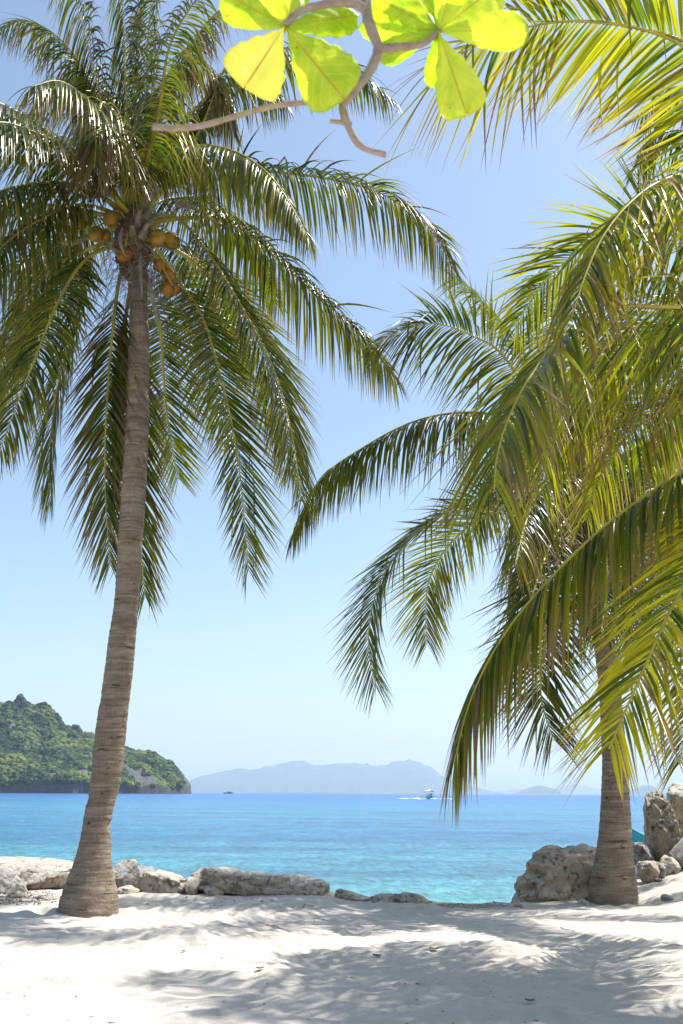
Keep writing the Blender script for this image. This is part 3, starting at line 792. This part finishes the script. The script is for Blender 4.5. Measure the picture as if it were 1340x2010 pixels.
fC([(1600, 760), (1480, 830), (1340, 925), (1200, 1022), (1090, 1125), (990, 1245), (925, 1370), (890, 1500)], -1, 5.2, roll=.4, droop=1.2, lush=.3, yellow=.14, dry=.4, ang=(62, 18))
fC([(1600, 780), (1500, 930), (1400, 1060), (1320, 1190), (1265, 1310), (1225, 1400), (1195, 1470)], -1, 4.8, roll=.3, droop=.3, lush=.7, yellow=.40, dry=.35, ang=(66, 34))
fC([(1600, 720), (1500, 500), (1420, 330), (1350, 260), (1290, 270), (1250, 330)], 1, 4.8, droop=1.2, lush=.35, dry=.2)
fC([(1600, 740), (1500, 690), (1420, 690), (1350, 740), (1300, 830), (1280, 930)], 1, 4.6, droop=1.3, lush=.45, yellow=.15, dry=.4)
fC([(1600, 720), (1500, 570), (1400, 500), (1300, 455), (1230, 448), (1170, 475), (1100, 522), (1055, 570), (1010, 640)], 1, 5.2, roll=.9, droop=.4, lush=.45, yellow=.16, dry=.3, ang=(74, 34))
fC([(1600, 720), (1520, 560), (1440, 520), (1360, 560), (1300, 640), (1260, 740)], 1, 5.0, droop=1.2, lush=.5, yellow=.14, dry=.3)
fC([(1600, 760), (1540, 860), (1470, 1000), (1420, 1140), (1380, 1260), (1350, 1400), (1335, 1500)], 1, 4.8, droop=.35, lush=.5, yellow=.2, dry=.4)
fC([(1600, 720), (1560, 500), (1500, 320), (1420, 200), (1330, 170), (1260, 220)], 1, 5.2, droop=1.2, lush=.5, dry=.3)
fC([(1600, 740), (1480, 660), (1340, 655), (1220, 690), (1130, 770), (1080, 870), (1060, 970)], 1, 5.0, roll=.4, droop=.8, lush=.5, yellow=.22, dry=.4, lmax=1.3)
fC([(1600, 760), (1470, 750), (1350, 775), (1250, 840), (1180, 930), (1150, 1020)], 1, 4.6, roll=.4, droop=.9, lush=.45, yellow=.2, dry=.5, lmax=1.2)
fC([(1600, 730), (1500, 640), (1400, 600), (1300, 610), (1210, 680), (1160, 780), (1140, 880)], 1, 4.8, roll=.5, droop=.8, lush=.6, yellow=.25, dry=.4, lmax=1.2)
for az, el in ((95, 30), (140, 25), (60, 10), (110, -15), (20, 35)):
    phys_frond(Cp, cC + [0, 0, .3], R(az), R(el), 4.8, rng, sag=1.4, lush=.4, droop=1.2, leafmat=LEAF_NEAR)

# ------------------------------------------------------------------ rocks
def rock(name, label, x0, x1, yt, yb, Y, dep, seed, mat, boxy=.55, rough=.16, tilt=0.0, strata=0, sub=5, sink=.12, under=0.0, group=None, dome=0.0, lean=0.0):
    """boulder filling the sighted extents x0..x1, yt..yb at distance Y"""
    c = (at(x0, (yt + yb) / 2, Y) + at(x1, (yt + yb) / 2, Y)) / 2
    w = np.linalg.norm(at(x1, yt, Y) - at(x0, yt, Y)); h = at(x0, yt, Y)[2] - at(x0, yb, Y)[2]
    z0 = at((x0 + x1) / 2, yb, Y)[2]
    V, Fc = ico(sub)
    sink = max(sink, .45 * h)
    q = np.sign(V) * np.abs(V) ** (1 - boxy * .55)
    n1 = fbm_arr(q, 1.3, 3, False, seed * 1.37); n2 = fbm_arr(q * [w, dep, h], 2.6 / max(w, dep, h) ** .5, 5, True, seed * 2.1)
    if strata: n2 = fbm_arr(q * [w * .55, dep * .55, h * 2.6], 2.6 / max(w, dep, h) ** .5, 5, True, seed * 2.1)
    r = 1 + .22 * n1 + rough * (n2 - .6)
    if strata: 
        zz = (q[:, 2] * 1.1 + .35 * q[:, 0] + .3 * n1) * strata
        r += .13 * np.abs(np.sin(zz * math.pi)) ** .7 - .08
    v = q * r[:, None]
    # flatten facets
    rg = np.random.RandomState(seed)
    for _ in range(3 if boxy > .8 else 7):
        d = nz(rg.normal(0, 1, 3)); lim = rg.uniform(.72, .95); k = v @ d
        v -= np.maximum(k - lim, 0)[:, None] * d[None] * .8
    ext = [(v[:, k].max() - v[:, k].min()) for k in range(3)]
    v = (v - [(v[:, k].max() + v[:, k].min()) / 2 for k in range(3)]) / ext * [w, dep, h + sink]
    zn = np.clip(v[:, 2] / (h + sink) + .5, 0, 1)
    if dome: v[:, 0] *= 1 - dome * zn ** 1.6; v[:, 1] *= 1 - dome * zn ** 1.6
    if lean: v[:, 0] += lean * w * zn
    if under: v[:, 2] += under * h * np.clip(-v[:, 2] / h, 0, 1) * (v[:, 1] < 0)
    if tilt:
        v[:, 2] += math.tan(tilt) * v[:, 0]
    ctr = np.array([c[0], Y + dep * .3, z0 - sink + (h + sink) / 2])
    o = mk(name, v + ctr, Fc, mat, origin=(ctr[0], ctr[1], z0))
    return tag(o, label, 'rock', group)
G = 'limestone rocks along the edge of the sand'
rock('rock_slab', 'broad flat pale rock slab behind the left palm trunk', -170, 262, 1690, 1750, 15.6, 2.2, 1, ROCK, .7, .14, under=.45, group=G)
rock('rock', 'rough grey rock at the left edge of the sand, in front of the flat slab', -60, 50, 1706, 1766, 14.6, .7, 2, ROCK_GREY, .4, .22, tilt=-.25, group=G)
rock('rock', 'squat grey boulder just right of the left palm trunk', 205, 272, 1688, 1752, 15.4, .6, 3, ROCK_GREY, .5, .22, group=G)
rock('rock', 'dark creviced boulder between the left palm and the sloping pale rock', 240, 316, 1700, 1752, 15.6, .6, 4, ROCK_GREY, .6, .25, group=G)
rock('rock', 'sloping wedge-shaped rock right of the left palm, ending before the long slab', 270, 372, 1712, 1758, 15.1, .7, 5, ROCK, .4, .22, tilt=-.10, group=G)
rock('rock', 'small flat pale stone beside the foot of the left palm', 222, 272, 1740, 1757, 14.9, .35, 6, ROCK_PALE, .5, .1, sub=4, sink=.04, group=G)
rock('rock_slab', 'long low sunlit rock slab left of the water gap', 380, 652, 1712, 1762, 14.9, .85, 8, ROCK_PALE, .85, .13, tilt=-.08, under=.5, group=G)
rock('rock', 'pale block at the left end of the long slab', 368, 432, 1703, 1750, 15.2, .6, 9, ROCK, .6, .2, group=G)
rock('rock', 'little rounded stone under the left end of the long slab', 360, 392, 1722, 1748, 14.9, .3, 10, ROCK_PALE, .4, .15, sub=4, sink=.04, group=G)
rock('rock', 'small brown stone tucked under the long slab', 395, 440, 1738, 1756, 14.75, .3, 12, ROCK_TAN, .4, .15, sub=4, sink=.04, group=G)
rock('rock', 'knobbly pale rock just right of the long slab', 655, 735, 1747, 1782, 15.0, .5, 13, ROCK_PALE, .3, .28, group=G, sink=.05)
rock('rock', 'low crumbly pale rock in the middle of the water gap', 722, 790, 1754, 1782, 15.0, .4, 14, ROCK_PALE, .3, .28, group=G, sink=.05)
rock('rock', 'jagged low pale rock tapering towards the open water', 770, 858, 1752, 1784, 14.9, .45, 15, ROCK_PALE, .3, .3, tilt=-.08, group=G, sink=.05)
rock('boulder', 'large layered tan boulder left of the right palm trunk', 965, 1250, 1660, 1788, 15.5, 1.1, 17, ROCK_TAN, .35, .13, strata=2.2, sub=6, tilt=.06, dome=.45, lean=.13, group=G)
rock('rock', 'small white stone against the left foot of the right palm', 1131, 1163, 1765, 1784, 14.9, .2, 18, ROCK_PALE, .3, .1, sub=4, sink=.04, group=G)
rock('rock', 'pitted grey rock low in front of the teal boat', 1242, 1290, 1651, 1698, 17.4, .5, 19, ROCK_GREY, .4, .3, group=G)
rock('standing_rock', 'tall upright grey rock at the right edge above the sand', 1276, 1346, 1548, 1694, 17.6, .9, 20, ROCK, .35, .2, sub=6, group=G, sink=.1)
rock('boulder', 'brown-grey boulder leaning behind the tall upright rock', 1318, 1420, 1536, 1700, 18.4, 1.2, 21, ROCK_TAN, .4, .2, group=G)
rock('rock', 'dark smooth rock low at the right edge', 1312, 1400, 1636, 1700, 17.0, .6, 22, ROCK_GREY, .4, .1, tilt=.2, group=G)
rock('rock', 'rounded tan rock on the sand right of the right palm', 1254, 1300, 1690, 1724, 16.6, .45, 23, ROCK_TAN, .35, .2, group=G, sink=.06)
rock('rock', 'smaller grey lump touching the rounded tan rock', 1282, 1312, 1692, 1718, 16.7, .35, 24, ROCK_GREY, .35, .3, sub=4, group=G, sink=.06)
rock('rock', 'oblong pale grey rock below the tall upright rock', 1296, 1339, 1679, 1708, 16.9, .4, 25, ROCK_PALE, .5, .15, group=G, sink=.06)
def stone(px, py, w, label, seed, mat=ROCK_GREY):
    g = ground(px, py); V, Fc = ico(3)
    v = V * (1 + .35 * fbm_arr(V, 1.4, 3, False, seed))[:, None] * [w, w * .8, w * .55] + [g[0], g[1], sand_z(g[0], g[1]) + w * .25]
    tag(mk('pebble', v, Fc, mat, origin=g), label, 'pebble', 'loose stones on the sand')
stone(1292, 1730, .055, 'small grey pebble on the sand below the rounded tan rock', 3)
stone(1308, 1766, .09, 'upright grey stone on the sand near the right edge', 4)
stone(135, 1765, .10, 'low grey stone right at the left side of the palm foot', 5, ROCK_PALE)
stone(88, 1768, .11, 'flat pale stone on the sand left of the left palm', 6, ROCK_PALE)
stone(30, 1765, .09, 'pale stone near the left edge of the sand', 7, ROCK_PALE)
# strand line of shell and coral crumbs, uncountable
rs = np.random.RandomState(2); V0, F0 = ico(1); Vs = []; Fs = []; c = 0
for _ in range(900):
    if rs.uniform() < .6: px, py = rs.uniform(860, 1025), 1779 + rs.normal(0, 2.0)
    else: px, py = rs.uniform(-10, 110), rs.uniform(1752, 1775)
    if rs.uniform() < .06: px, py = rs.uniform(230, 850), rs.uniform(1756, 1768) + max(0, (px - 500)) * .03
    g = ground(px, py); w = rs.uniform(.006, .026)
    v = V0 * rs.uniform(.5, 1.3, (len(V0), 1)) * [w, w, w * .6] + [g[0], g[1], sand_z(g[0], g[1]) + w * .2]
    Vs.append(v); Fs.append(F0 + c); c += len(v)
tag(mk('coral_rubble', np.vstack(Vs), np.vstack(Fs), simple('coral', (.42, .36, .29), .9, .1, scale=6, var=.4)), 'crumbs of coral and shell along the top of the beach', 'rubble', kind='stuff')

Vs = []; Fs = []; c = 0
for _ in range(230):
    px, py = rs.uniform(-10, 1350), 1790 + 225 * rs.uniform() ** 1.3
    g = ground(px, py); w = rs.uniform(.002, .008)
    v = V0 * rs.uniform(.5, 1.3, (len(V0), 1)) * [w * rs.uniform(1, 3), w, w * .5] + [g[0], g[1], sand_z(g[0], g[1]) + w * .2]
    Vs.append(v); Fs.append(F0 + c); c += len(v)
tag(mk('beach_crumbs', np.vstack(Vs), np.vstack(Fs), simple('crumb', (.26, .19, .13), .9, .1, scale=6, var=.5)), 'tiny crumbs of bark and shell strewn over the sand', 'crumbs', kind='stuff')

# litter on the sand
def twig(p0, p1, r, label):
    a, b = ground(*p0), ground(*p1)
    P = catmull([a + [0, 0, .01], (a + b) / 2 + [0, .03, .035], b + [0, 0, .01]], 10); P[:, 2] = [sand_z(q[0], q[1]) + .012 for q in P]
    tag(mk('twig', *tube(P, np.linspace(r, r * .5, 10), 5), TWIG, origin=a), label, 'twig')
twig((522, 1815), (556, 1826), .007, 'thin curved twig lying on open sand in mid beach')
twig((1100, 1700 + 120), (1128, 1829), .006, 'little twig in the palm shade near the right palm')
def dry_leaf(px, py, s, label, seed):
    g = ground(px, py); r = np.random.RandomState(seed); a = r.uniform(0, 6.28)
    V = []; n = 9
    for i in range(n):
        t = i / (n - 1); w = s * .36 * math.sin(math.pi * min(1, t * .96 + .04)) ** .7
        for k in (-1, 0, 1):
            x = (t - .5) * s; y = k * w; z = .25 * s * (abs(k) * .5 + (t - .5) ** 2 * 1.5)
            V.append((g[0] + x * math.cos(a) - y * math.sin(a), g[1] + x * math.sin(a) + y * math.cos(a), sand_z(g[0], g[1]) + .008 + z))
    Fc = [(i * 3 + k, i * 3 + k + 1, i * 3 + k + 4, i * 3 + k + 3) for i in range(n - 1) for k in (0, 1)]
    o = mk('dry_leaf', V, Fc, STALK_DRY, origin=g); md = o.modifiers.new('t', 'SOLIDIFY'); md.thickness = .002
    tag(o, label, 'dry leaf', 'dry leaves on the sand')
dry_leaf(852, 1866, .10, 'curled brown leaf on bright sand in the middle right', 1)
dry_leaf(740, 1880, .09, 'flat brown leaf left of the curled one, above the near shadow', 2)
dry_leaf(510, 1908, .07, 'dark scrap of leaf at the tip of the near shadow', 3)
dry_leaf(1040, 1972, .07, 'dark leaf scrap inside the near shadow', 4)
dry_leaf(360, 1866, .06, 'tiny brown leaf on open sand, left half', 6)

# ------------------------------------------------------------------ boats
TEAL = simple('teal_paint', (0.06, 0.36, 0.37), .4, .4, scale=2, var=.12)
WHITE = simple('white_paint', (0.78, 0.78, 0.76), .5, .4, scale=2, var=.06)
REDBR = simple('red_brown_paint', (0.12, 0.025, 0.018), .6, .3, scale=3)
DARK = simple('dark_paint', (0.035, 0.05, 0.065), .6, .3, scale=3)
BAMB = simple('bamboo', (0.55, 0.47, 0.33), .5, .3, scale=3)

def hull_mesh(L, Bm, H, bowrise, n=26, k=9, keel=-.35):
    """double-ended outrigger hull along +x(bow); returns V,F of the shell with thickness-free closed deck"""
    V = []; Fc = []
    for i in range(n):
        t = i / (n - 1); s = 2 * t - 1
        half = Bm / 2 * (1 - abs(s) ** 2.6) + .02
        sheer = H * (.75 + bowrise * max(0, s) ** 3 + .35 * max(0, -s) ** 3)
        bot = keel + (sheer - keel) * max(0, abs(s) - .72) ** 1.5 * 5.2
        bot = min(bot, sheer - .05)
        for j in range(k):
            a = math.pi * j / (k - 1)
            V.append((s * L / 2, half * math.cos(a), sheer - (sheer - bot) * math.sin(a) ** .8))
    for i in range(n - 1):
        for j in range(k - 1):
            a = i * k + j; Fc.append((a, a + 1, a + k + 1, a + k))
        # deck set a little below the sheer
    for i in range(n - 1): Fc.append((i * k, i * k + k, i * k + 2 * k - 1, i * k + k - 1))
    return np.array(V), Fc

def xf(V, loc, yaw):
    c, s = math.cos(yaw), math.sin(yaw); V = np.asarray(V, float)
    return np.stack([V[:, 0] * c - V[:, 1] * s + loc[0], V[:, 0] * s + V[:, 1] * c + loc[1], V[:, 2] + loc[2]], 1)

def mbx(mb, loc, yaw): mb.V = list(xf(np.array(mb.V), loc, yaw)); return mb

# outrigger tour boat heading for the beach
D1 = 480.0; p1 = at(843, 1566, D1); L1 = np.array([p1[0], D1, SEA])
yaw1 = -math.pi / 2 + .12
bt = empty('outrigger_boat', L1); tag(bt, 'white roofed outrigger boat with teal hull coming in across the bay', 'boat')
V, Fc = hull_mesh(13, 2.3, 1.5, .75)
mk('hull', xf(V, L1, yaw1), Fc, TEAL, bt)
mb = MB(); 
rv = []
for i in range(9):
    for j in range(9):
        v = -1 + 2 * j / 8; rv.append((-4 + 7.5 * i / 8, v * 2.1, 4.05 - .75 * v * v - .05 * abs(i - 4)))
rf = [(i * 9 + j, i * 9 + j + 1, (i + 1) * 9 + j + 1, (i + 1) * 9 + j) for i in range(8) for j in range(8)]
ro = mk('roof', xf(rv, L1, yaw1), rf, WHITE, bt); md = ro.modifiers.new('t', 'SOLIDIFY'); md.thickness = .16
mb = MB()
for x in (-3.8, -.2, 3.4):
    for y in (-1.15, 1.15): mbx(MB().tube([(x, y, .9), (x, y * 1.25, 3.8)], .06, 6), L1, yaw1).build('roof_post', WHITE, bt)
mb = MB()
for x in (-3.2, 0, 3.0): mbx(MB().tube(catmull([(x, -7.6, .35), (x, -3.5, 1.3), (x, 0, 1.5), (x, 3.5, 1.3), (x, 7.6, .35)], 16), .07, 6), L1, yaw1).build('outrigger_arm', BAMB, bt)
for s in (-1, 1):
    mb = MB(); mb.tube(catmull([(-6, 7.6 * s, .15), (0, 7.6 * s, .1), (5, 7.6 * s, .2), (6.6, 7.6 * s, .75)], 20), .16, 8)
    mbx(mb, L1, yaw1).build('outrigger_float', WHITE, bt)
mb = MB()
for (x, y, h) in ((-2.5, -.9, 7.2), (0, 0, 7.8), (2.2, 1.0, 6.9), (1.0, -1.2, 6.2)): mbx(MB().tube([(x, y, 3.4), (x, y, h)], .05, 5), L1, yaw1).build('mast', WHITE, bt)
mb = MB(); a = np.linspace(0, 2 * math.pi, 17)
mb.tube([(5.0 + .0 * q, -1.0 + .38 * math.cos(q), 1.9 + .38 * math.sin(q)) for q in a], .12, 6)
mbx(mb, L1, yaw1).build('life_ring', simple('life_ring_red', (.6, .12, .09), .5), bt)
# foam thrown up where floats and bow cut the water
FOAM = simple('foam', (0.85, 0.88, 0.9), .9, .1)
rs = np.random.RandomState(4); Vs = []; Fs = []; c = 0
for (fx, fy, n_, sx, sy, hh) in ((-7.6, 5.5, 60, 1.4, 2.5, .35), (7.6, 5.5, 35, 1.2, 2.5, .22), (0, 6.2, 30, 1.4, 1.2, .25), (-3.5, 3, 30, 1.6, 2, .16), (-12, 2, 30, 1.4, 2.0, .3), (4, 3, 20, 1.6, 2, .12)):
    for _ in range(n_):
        r = rs.uniform(.12, .42); q = np.array([[fy + rs.normal(0, sy * .6), fx + rs.normal(0, sx * .7), 0]])
        q = xf(q, L1, yaw1)[0]
        v = V0 * rs.uniform(.6, 1.3, (len(V0), 1)) * [r * 1.6, r * 1.6, hh * rs.uniform(.5, 1.4)] + [q[0], q[1], SEA + .05]
        Vs.append(v); Fs.append(F0 + c); c += len(v)
tag(mk('foam', np.vstack(Vs), np.vstack(Fs), FOAM), 'white foam thrown up by the outrigger boat', 'foam', kind='stuff')

# passengers
def person(loc, yaw, shirt, trousers, label, sit=False):
    J = {'pel': (0, 0, .92), 'ch': (0, 0, 1.25), 'nk': (0, 0, 1.48), 'hd': (0, .01, 1.58), 'top': (0, .01, 1.74)}
    verts = []; edges = []; rad = []
    def add(p, r, par=None):
        verts.append(p); rad.append(r); i = len(verts) - 1
        if par is not None: edges.append((par, i))
        return i
    pel = add((0, 0, .95), .15); ch = add((0, 0, 1.28), .16, pel); nk = add((0, 0, 1.47), .06, ch); hd = add((0, .02, 1.60), .095, nk); add((0, .02, 1.70), .08, hd)
    for s in (-1, 1):
        sh = add((.18 * s, 0, 1.40), .06, ch); el = add((.26 * s, .04, 1.14), .045, sh); wr = add((.22 * s, .20, .98), .03, el); add((.21 * s, .28, .95), .028, wr)
        hp = add((.10 * s, 0, .88), .095, pel); kn = add((.12 * s, .04 , .50), .065, hp); an = add((.12 * s, 0, .08), .04, kn); add((.13 * s, .16, .04), .035, an)
    me = bpy.data.meshes.new('person'); me.from_pydata(verts, edges, []); me.update()
    o = bpy.data.objects.new('person', me); COL.objects.link(o); o.location = tuple(loc); o.rotation_euler = (0, 0, yaw)
    md = o.modifiers.new('skin', 'SKIN')
    for i, v in enumerate(me.skin_vertices[0].data): v.radius = (rad[i], rad[i]); v.use_root = (i == 0)
    o.modifiers.new('sub', 'SUBSURF').levels = 1
    m, nt, b, out = nodes('clothes'); n = N(nt)
    tc = n.new('ShaderNodeTexCoord'); sp = n.new('ShaderNodeSeparateXYZ'); n.link(tc.outputs['Object'], sp.inputs[0])
    c = n.ramp(n.math('DIVIDE', sp.outputs[2], 1.8), [(0, (.2, .12, .08)), (.06, trousers), (.53, trousers), (.535, shirt), (.80, shirt), (.805, (.25, .14, .09)), (.92, (.25, .14, .09)), (.93, (.02, .015, .01))])
    n.nt.nodes[-1].color_ramp.interpolation = 'CONSTANT' if False else 'LINEAR'
    n.link(c, b.inputs['Base Color']); b.inputs['Roughness'].default_value = .8
    me.materials.append(m)
    tag(o, label, 'person', 'people aboard the outrigger boat')
def onboat(x, y, z): return xf([(x, y, z)], L1, yaw1)[0]
person(onboat(1.5, .75, .95), math.pi, (.03, .08, .10), (.03, .03, .04), 'dark-clothed person standing under the boat roof, nearest the left side')
person(onboat(2.4, -.1, .95), math.pi + .3, (.06, .05, .05), (.04, .04, .06), 'dark-clothed person standing in the middle under the boat roof')
person(onboat(1.2, -.85, .95), math.pi - .3, (.03, .10, .11), (.03, .03, .03), 'person in dark teal standing at the right side under the boat roof')

# dark fishing boat under the far island
D2 = 1700.0; p2 = at(448, 1552, D2); L2 = np.array([p2[0], D2, SEA])
fb = empty('fishing_boat', L2); tag(fb, 'small dark fishing boat on the horizon beside the headland', 'boat')
yaw2 = math.pi + .1
V, Fc = hull_mesh(16, 3.2, 2.0, .55); mk('hull', xf(V, L2, yaw2), Fc, DARK, fb)
mb = MB(); mb.box((-1.5, 0, 2.4), (6.5, 2.2, 1.5)); mb.box((-1.5, 0, 3.25), (7.4, 2.6, .16)); mbx(mb, L2, yaw2).build('cabin', simple('grey_paint', (.12, .15, .19), .6), fb)
for x, h in ((2.6, 4.6), (-6.2, 4.2)): mbx(MB().tube([(x, 0, 1.5), (x, 0, h)], .09, 6), L2, yaw2).build('mast', DARK, fb)

# moored teal boat whose bow shows behind the right-hand rocks
D3 = 46.0; pb = at(1262, 1661, D3)
L3 = np.array([pb[0] + 2.35, D3, SEA]); yaw3 = math.pi + .12
mbt = empty('moored_boat', L3); tag(mbt, 'teal boat bow with dark red bottom showing between right palm and upright rock', 'boat')
V, Fc = hull_mesh(6.4, 1.0, .62, 1.15, keel=-.12); V[:, 2] += .18
mk('hull', xf(V, L3, yaw3), Fc, TEAL, mbt)
V2, F2 = hull_mesh(5.0, .9, .26, .2, keel=-.25); V2[:, 2] += .02; V2[:, 1] *= 1.05
mk('hull_bottom', xf(V2, L3, yaw3), F2, REDBR, mbt)
mb = MB(); mb.tube(catmull([(-2, -1.7, .12), (1.5, -1.7, .1), (3.3, -1.7, .2)], 10), .07, 6); mbx(mb, L3, yaw3).build('outrigger_float', REDBR, mbt)
mb = MB()
for x in (-1.2, 1.4): mbx(MB().tube(catmull([(x, -1.75, .18), (x, -.6, .85), (x, .6, .85), (x, 1.7, .2)], 12), .03, 6), L3, yaw3).build('outrigger_arm', BAMB, mbt)

# ------------------------------------------------------------------ overhanging sea-almond branch close to the camera
YN = 2.05
m, nt, b, out = nodes('almond_leaf'); n = N(nt)
tc = n.new('ShaderNodeTexCoord'); a_ = n.new('ShaderNodeAttribute', attribute_name='col')
sp = n.new('ShaderNodeSeparateColor'); n.link(a_.outputs['Color'], sp.inputs[0])
mot = n.noise(tc.outputs['Object'], 16, 5, .65)
c = n.ramp(mot, [(.3, (0.33, 0.48, 0.02)), (.7, (0.50, 0.58, 0.035))])
c = n.mix(sp.outputs[0], c, (0.82, 0.78, 0.17))
vf = n.math('FRACT', n.math('SUBTRACT', n.math('MULTIPLY', sp.outputs[1], 8.0), n.math('MULTIPLY', sp.outputs[2], 2.2)))
vl = n.ramp(n.math('ABSOLUTE', n.math('SUBTRACT', vf, .5)), [(0, .42), (.06, 0)])
c = n.mix(vl, c, (0.78, 0.80, 0.22))
net = n.new('ShaderNodeTexVoronoi', feature='DISTANCE_TO_EDGE'); net.inputs['Scale'].default_value = 130; n.link(tc.outputs['Object'], net.inputs['Vector'])
c = n.mix(n.ramp(net.outputs['Distance'], [(0, .22), (.06, 0)]), c, (0.75, 0.75, 0.2))
c = n.mix(n.ramp(sp.outputs[2], [(.015, .75), (.045, 0)]), c, (0.50, 0.33, 0.05))       # midrib
spt = n.noise(tc.outputs['Object'], 38, 3, .6)
c = n.mix(n.ramp(spt, [(.70, 0), (.74, .7)]), c, (0.28, 0.15, 0.03))       # blemishes
n.link(c, b.inputs['Base Color']); b.inputs['Roughness'].default_value = .4
t = n.new('ShaderNodeBsdfTranslucent'); n.link(n.mix(1.0, c, (1.8, 1.75, 3.0), 'MULTIPLY'), t.inputs['Color'])
mx = n.new('ShaderNodeMixShader'); mx.inputs[0].default_value = .6
n.link(b.outputs[0], mx.inputs[1]); n.link(t.outputs[0], mx.inputs[2]); n.link(mx.outputs[0], out.inputs['Surface'])
ALM = m
TWB = simple('almond_bark', (0.36, 0.28, 0.23), .85, .2, 70, .8, .01, .25, 25)
gN = at(715, -260, YN)
BR = empty('almond_branch', gN); tag(BR, 'overhanging branch with big backlit yellow-green leaves, blurred close to the camera', 'branch')
mb = MB()
def br(pts, r0, r1, dy=0):
    P = catmull([at(x, y, YN + d) for x, y, d in pts], 26)
    rr = np.linspace(r0, r1, 26) * (1 + .10 * np.sin(np.arange(26) * 2.1))
    V, Fc = tube(P, rr, 10); mb.add(V, Fc)
br([(760, -900, .5), (740, -500, .3), (715, -200, .1), (716, -40, .03), (722, 40, 0), (742, 95, 0), (722, 145, 0), (680, 195, 0), (672, 215, .0), (690, 262, 0), (712, 290, 0), (757, 304, 0)], .017, .007)
br([(720, 20, .0), (690, 6, 0), (640, 8, -.02), (590, 22, -.02), (558, 50, -.03)], .013, .008)
br([(742, 96, 0), (785, 92, .0), (830, 86, -.02), (862, 60, -.03)], .011, .006)
br([(675, 196, 0), (620, 200, .0), (540, 208, .02), (470, 226, .03), (400, 246, .03), (345, 252, .03), (300, 249, .03)], .006, .008)
br([(690, 246, 0), (668, 240, 0), (647, 238, 0)], .006, .005)
mb.build('branch_wood', TWB, BR)
def aleaf(b0, tip, wpx, dy=0.0, curl=.12, pale=.1, tilt=0.0, droop=0.0):
    """obovate leaf from stalk point b0 to tip"""
    p0 = at(b0[0], b0[1], YN - .03); p1 = at(tip[0], tip[1], YN - .03 + dy)
    ax = p1 - p0; L = np.linalg.norm(ax); d = ax / L
    view = nz(p0 - np.array([0, 0, CH])); sdir = nz(np.cross(d, view)); nrm = np.cross(sdir, d)
    sdir = sdir * math.cos(tilt) + nrm * math.sin(tilt); nrm = np.cross(sdir, d)
    w = wpx / F * p0[1] / math.cos(tilt) / 2
    n_, k_ = 22, 12; V = []; C = []
    for i in range(n_ + 1):
        t = i / n_
        hw = w * (np.interp(t, [0, .06, .25, .5, .72, .86, .95, .985, 1], [.05, .12, .45, .82, 1, .93, .66, .40, .02]))
        for j in range(-k_, k_ + 1):
            u = j / k_
            vein = max(0, 1 - abs(((t * 9 + abs(u) * 1.6) % 1) - .5) * 9) * .35
            z = -curl * L * (u * u) * .5 + .018 * L * math.sin(9 * t * math.pi + abs(u) * 5) * abs(u) - droop * L * t * t + .012 * L * mn.noise(Vector((t * 5, u * 3, L * 40)))
            V.append(p0 + d * L * t + sdir * hw * u * (1 + .03 * math.sin(t * 40 + j)) - nrm * z)
            C.append((np.clip(pale + .25 * mn.noise(Vector((t * 3, u * 2, tip[0]))), 0, 1), t, abs(u)))
    kk = 2 * k_ + 1
    Fc = np.array([(i * kk + j, i * kk + j + 1, (i + 1) * kk + j + 1, (i + 1) * kk + j) for i in range(n_) for j in range(kk - 1)])
    o = mk('leaf', V, Fc, ALM, BR, cols=np.array(C))
    md = o.modifiers.new('t', 'SOLIDIFY'); md.thickness = .0004
c1 = (558, 52); c2 = (860, 60)
aleaf(c1, (482, 168), 150, -.06, pale=.95)
aleaf(c1, (672, 190), 150, -.05, pale=.2)
aleaf(c1, (430, -20), 120, .05, pale=.1)
aleaf(c1, (590, -90), 110, .08, pale=.2)
aleaf(c1, (705, 28), 78, .10, pale=.0, tilt=.4)
aleaf(c1, (520, -90), 110, -.08, pale=.3)
aleaf(c2, (915, 222), 112, -.08, pale=.35)
aleaf(c2, (858, 175), 62, .10, pale=0, tilt=.3)
aleaf(c2, (1036, 62), 90, -.02, pale=.25)
aleaf(c2, (985, -35), 135, .03, pale=.25)
aleaf(c2, (728, -10), 110, .05, pale=.15)
aleaf(c2, (742, 118), 62, .06, pale=.1, tilt=.3)
aleaf(c2, (840, -90), 100, .08, pale=.1)
aleaf(c2, (700, 55), 70, .14, pale=.1)
aleaf(c2, (905, -80), 100, -.08, pale=.2)

# ------------------------------------------------------------------ haze
m = bpy.data.materials.new('haze'); m.use_nodes = True; nt = m.node_tree
for q in list(nt.nodes):
    if q.type == 'BSDF_PRINCIPLED': nt.nodes.remove(q)
pv = nt.nodes.new('ShaderNodeVolumePrincipled'); pv.inputs['Color'].default_value = (0.72, 0.86, 1.0, 1)
pv.inputs['Density'].default_value = 0.78e-4; pv.inputs['Anisotropy'].default_value = .2
nt.links.new(pv.outputs[0], nt.nodes['Material Output'].inputs['Volume'])
mb = MB(); mb.box((0, 0, 0), (2, 2, 2))
hz_ = mb.build('haze', m, smooth=False)
zl, zh = -7.5, 620.0
for v in hz_.data.vertices:
    v.co = (v.co.x * 20500, -300 if v.co.y < 0 else 20800, zl if v.co.z < 0 else zh)
tag(hz_, 'thin blue sea haze', kind='stuff')
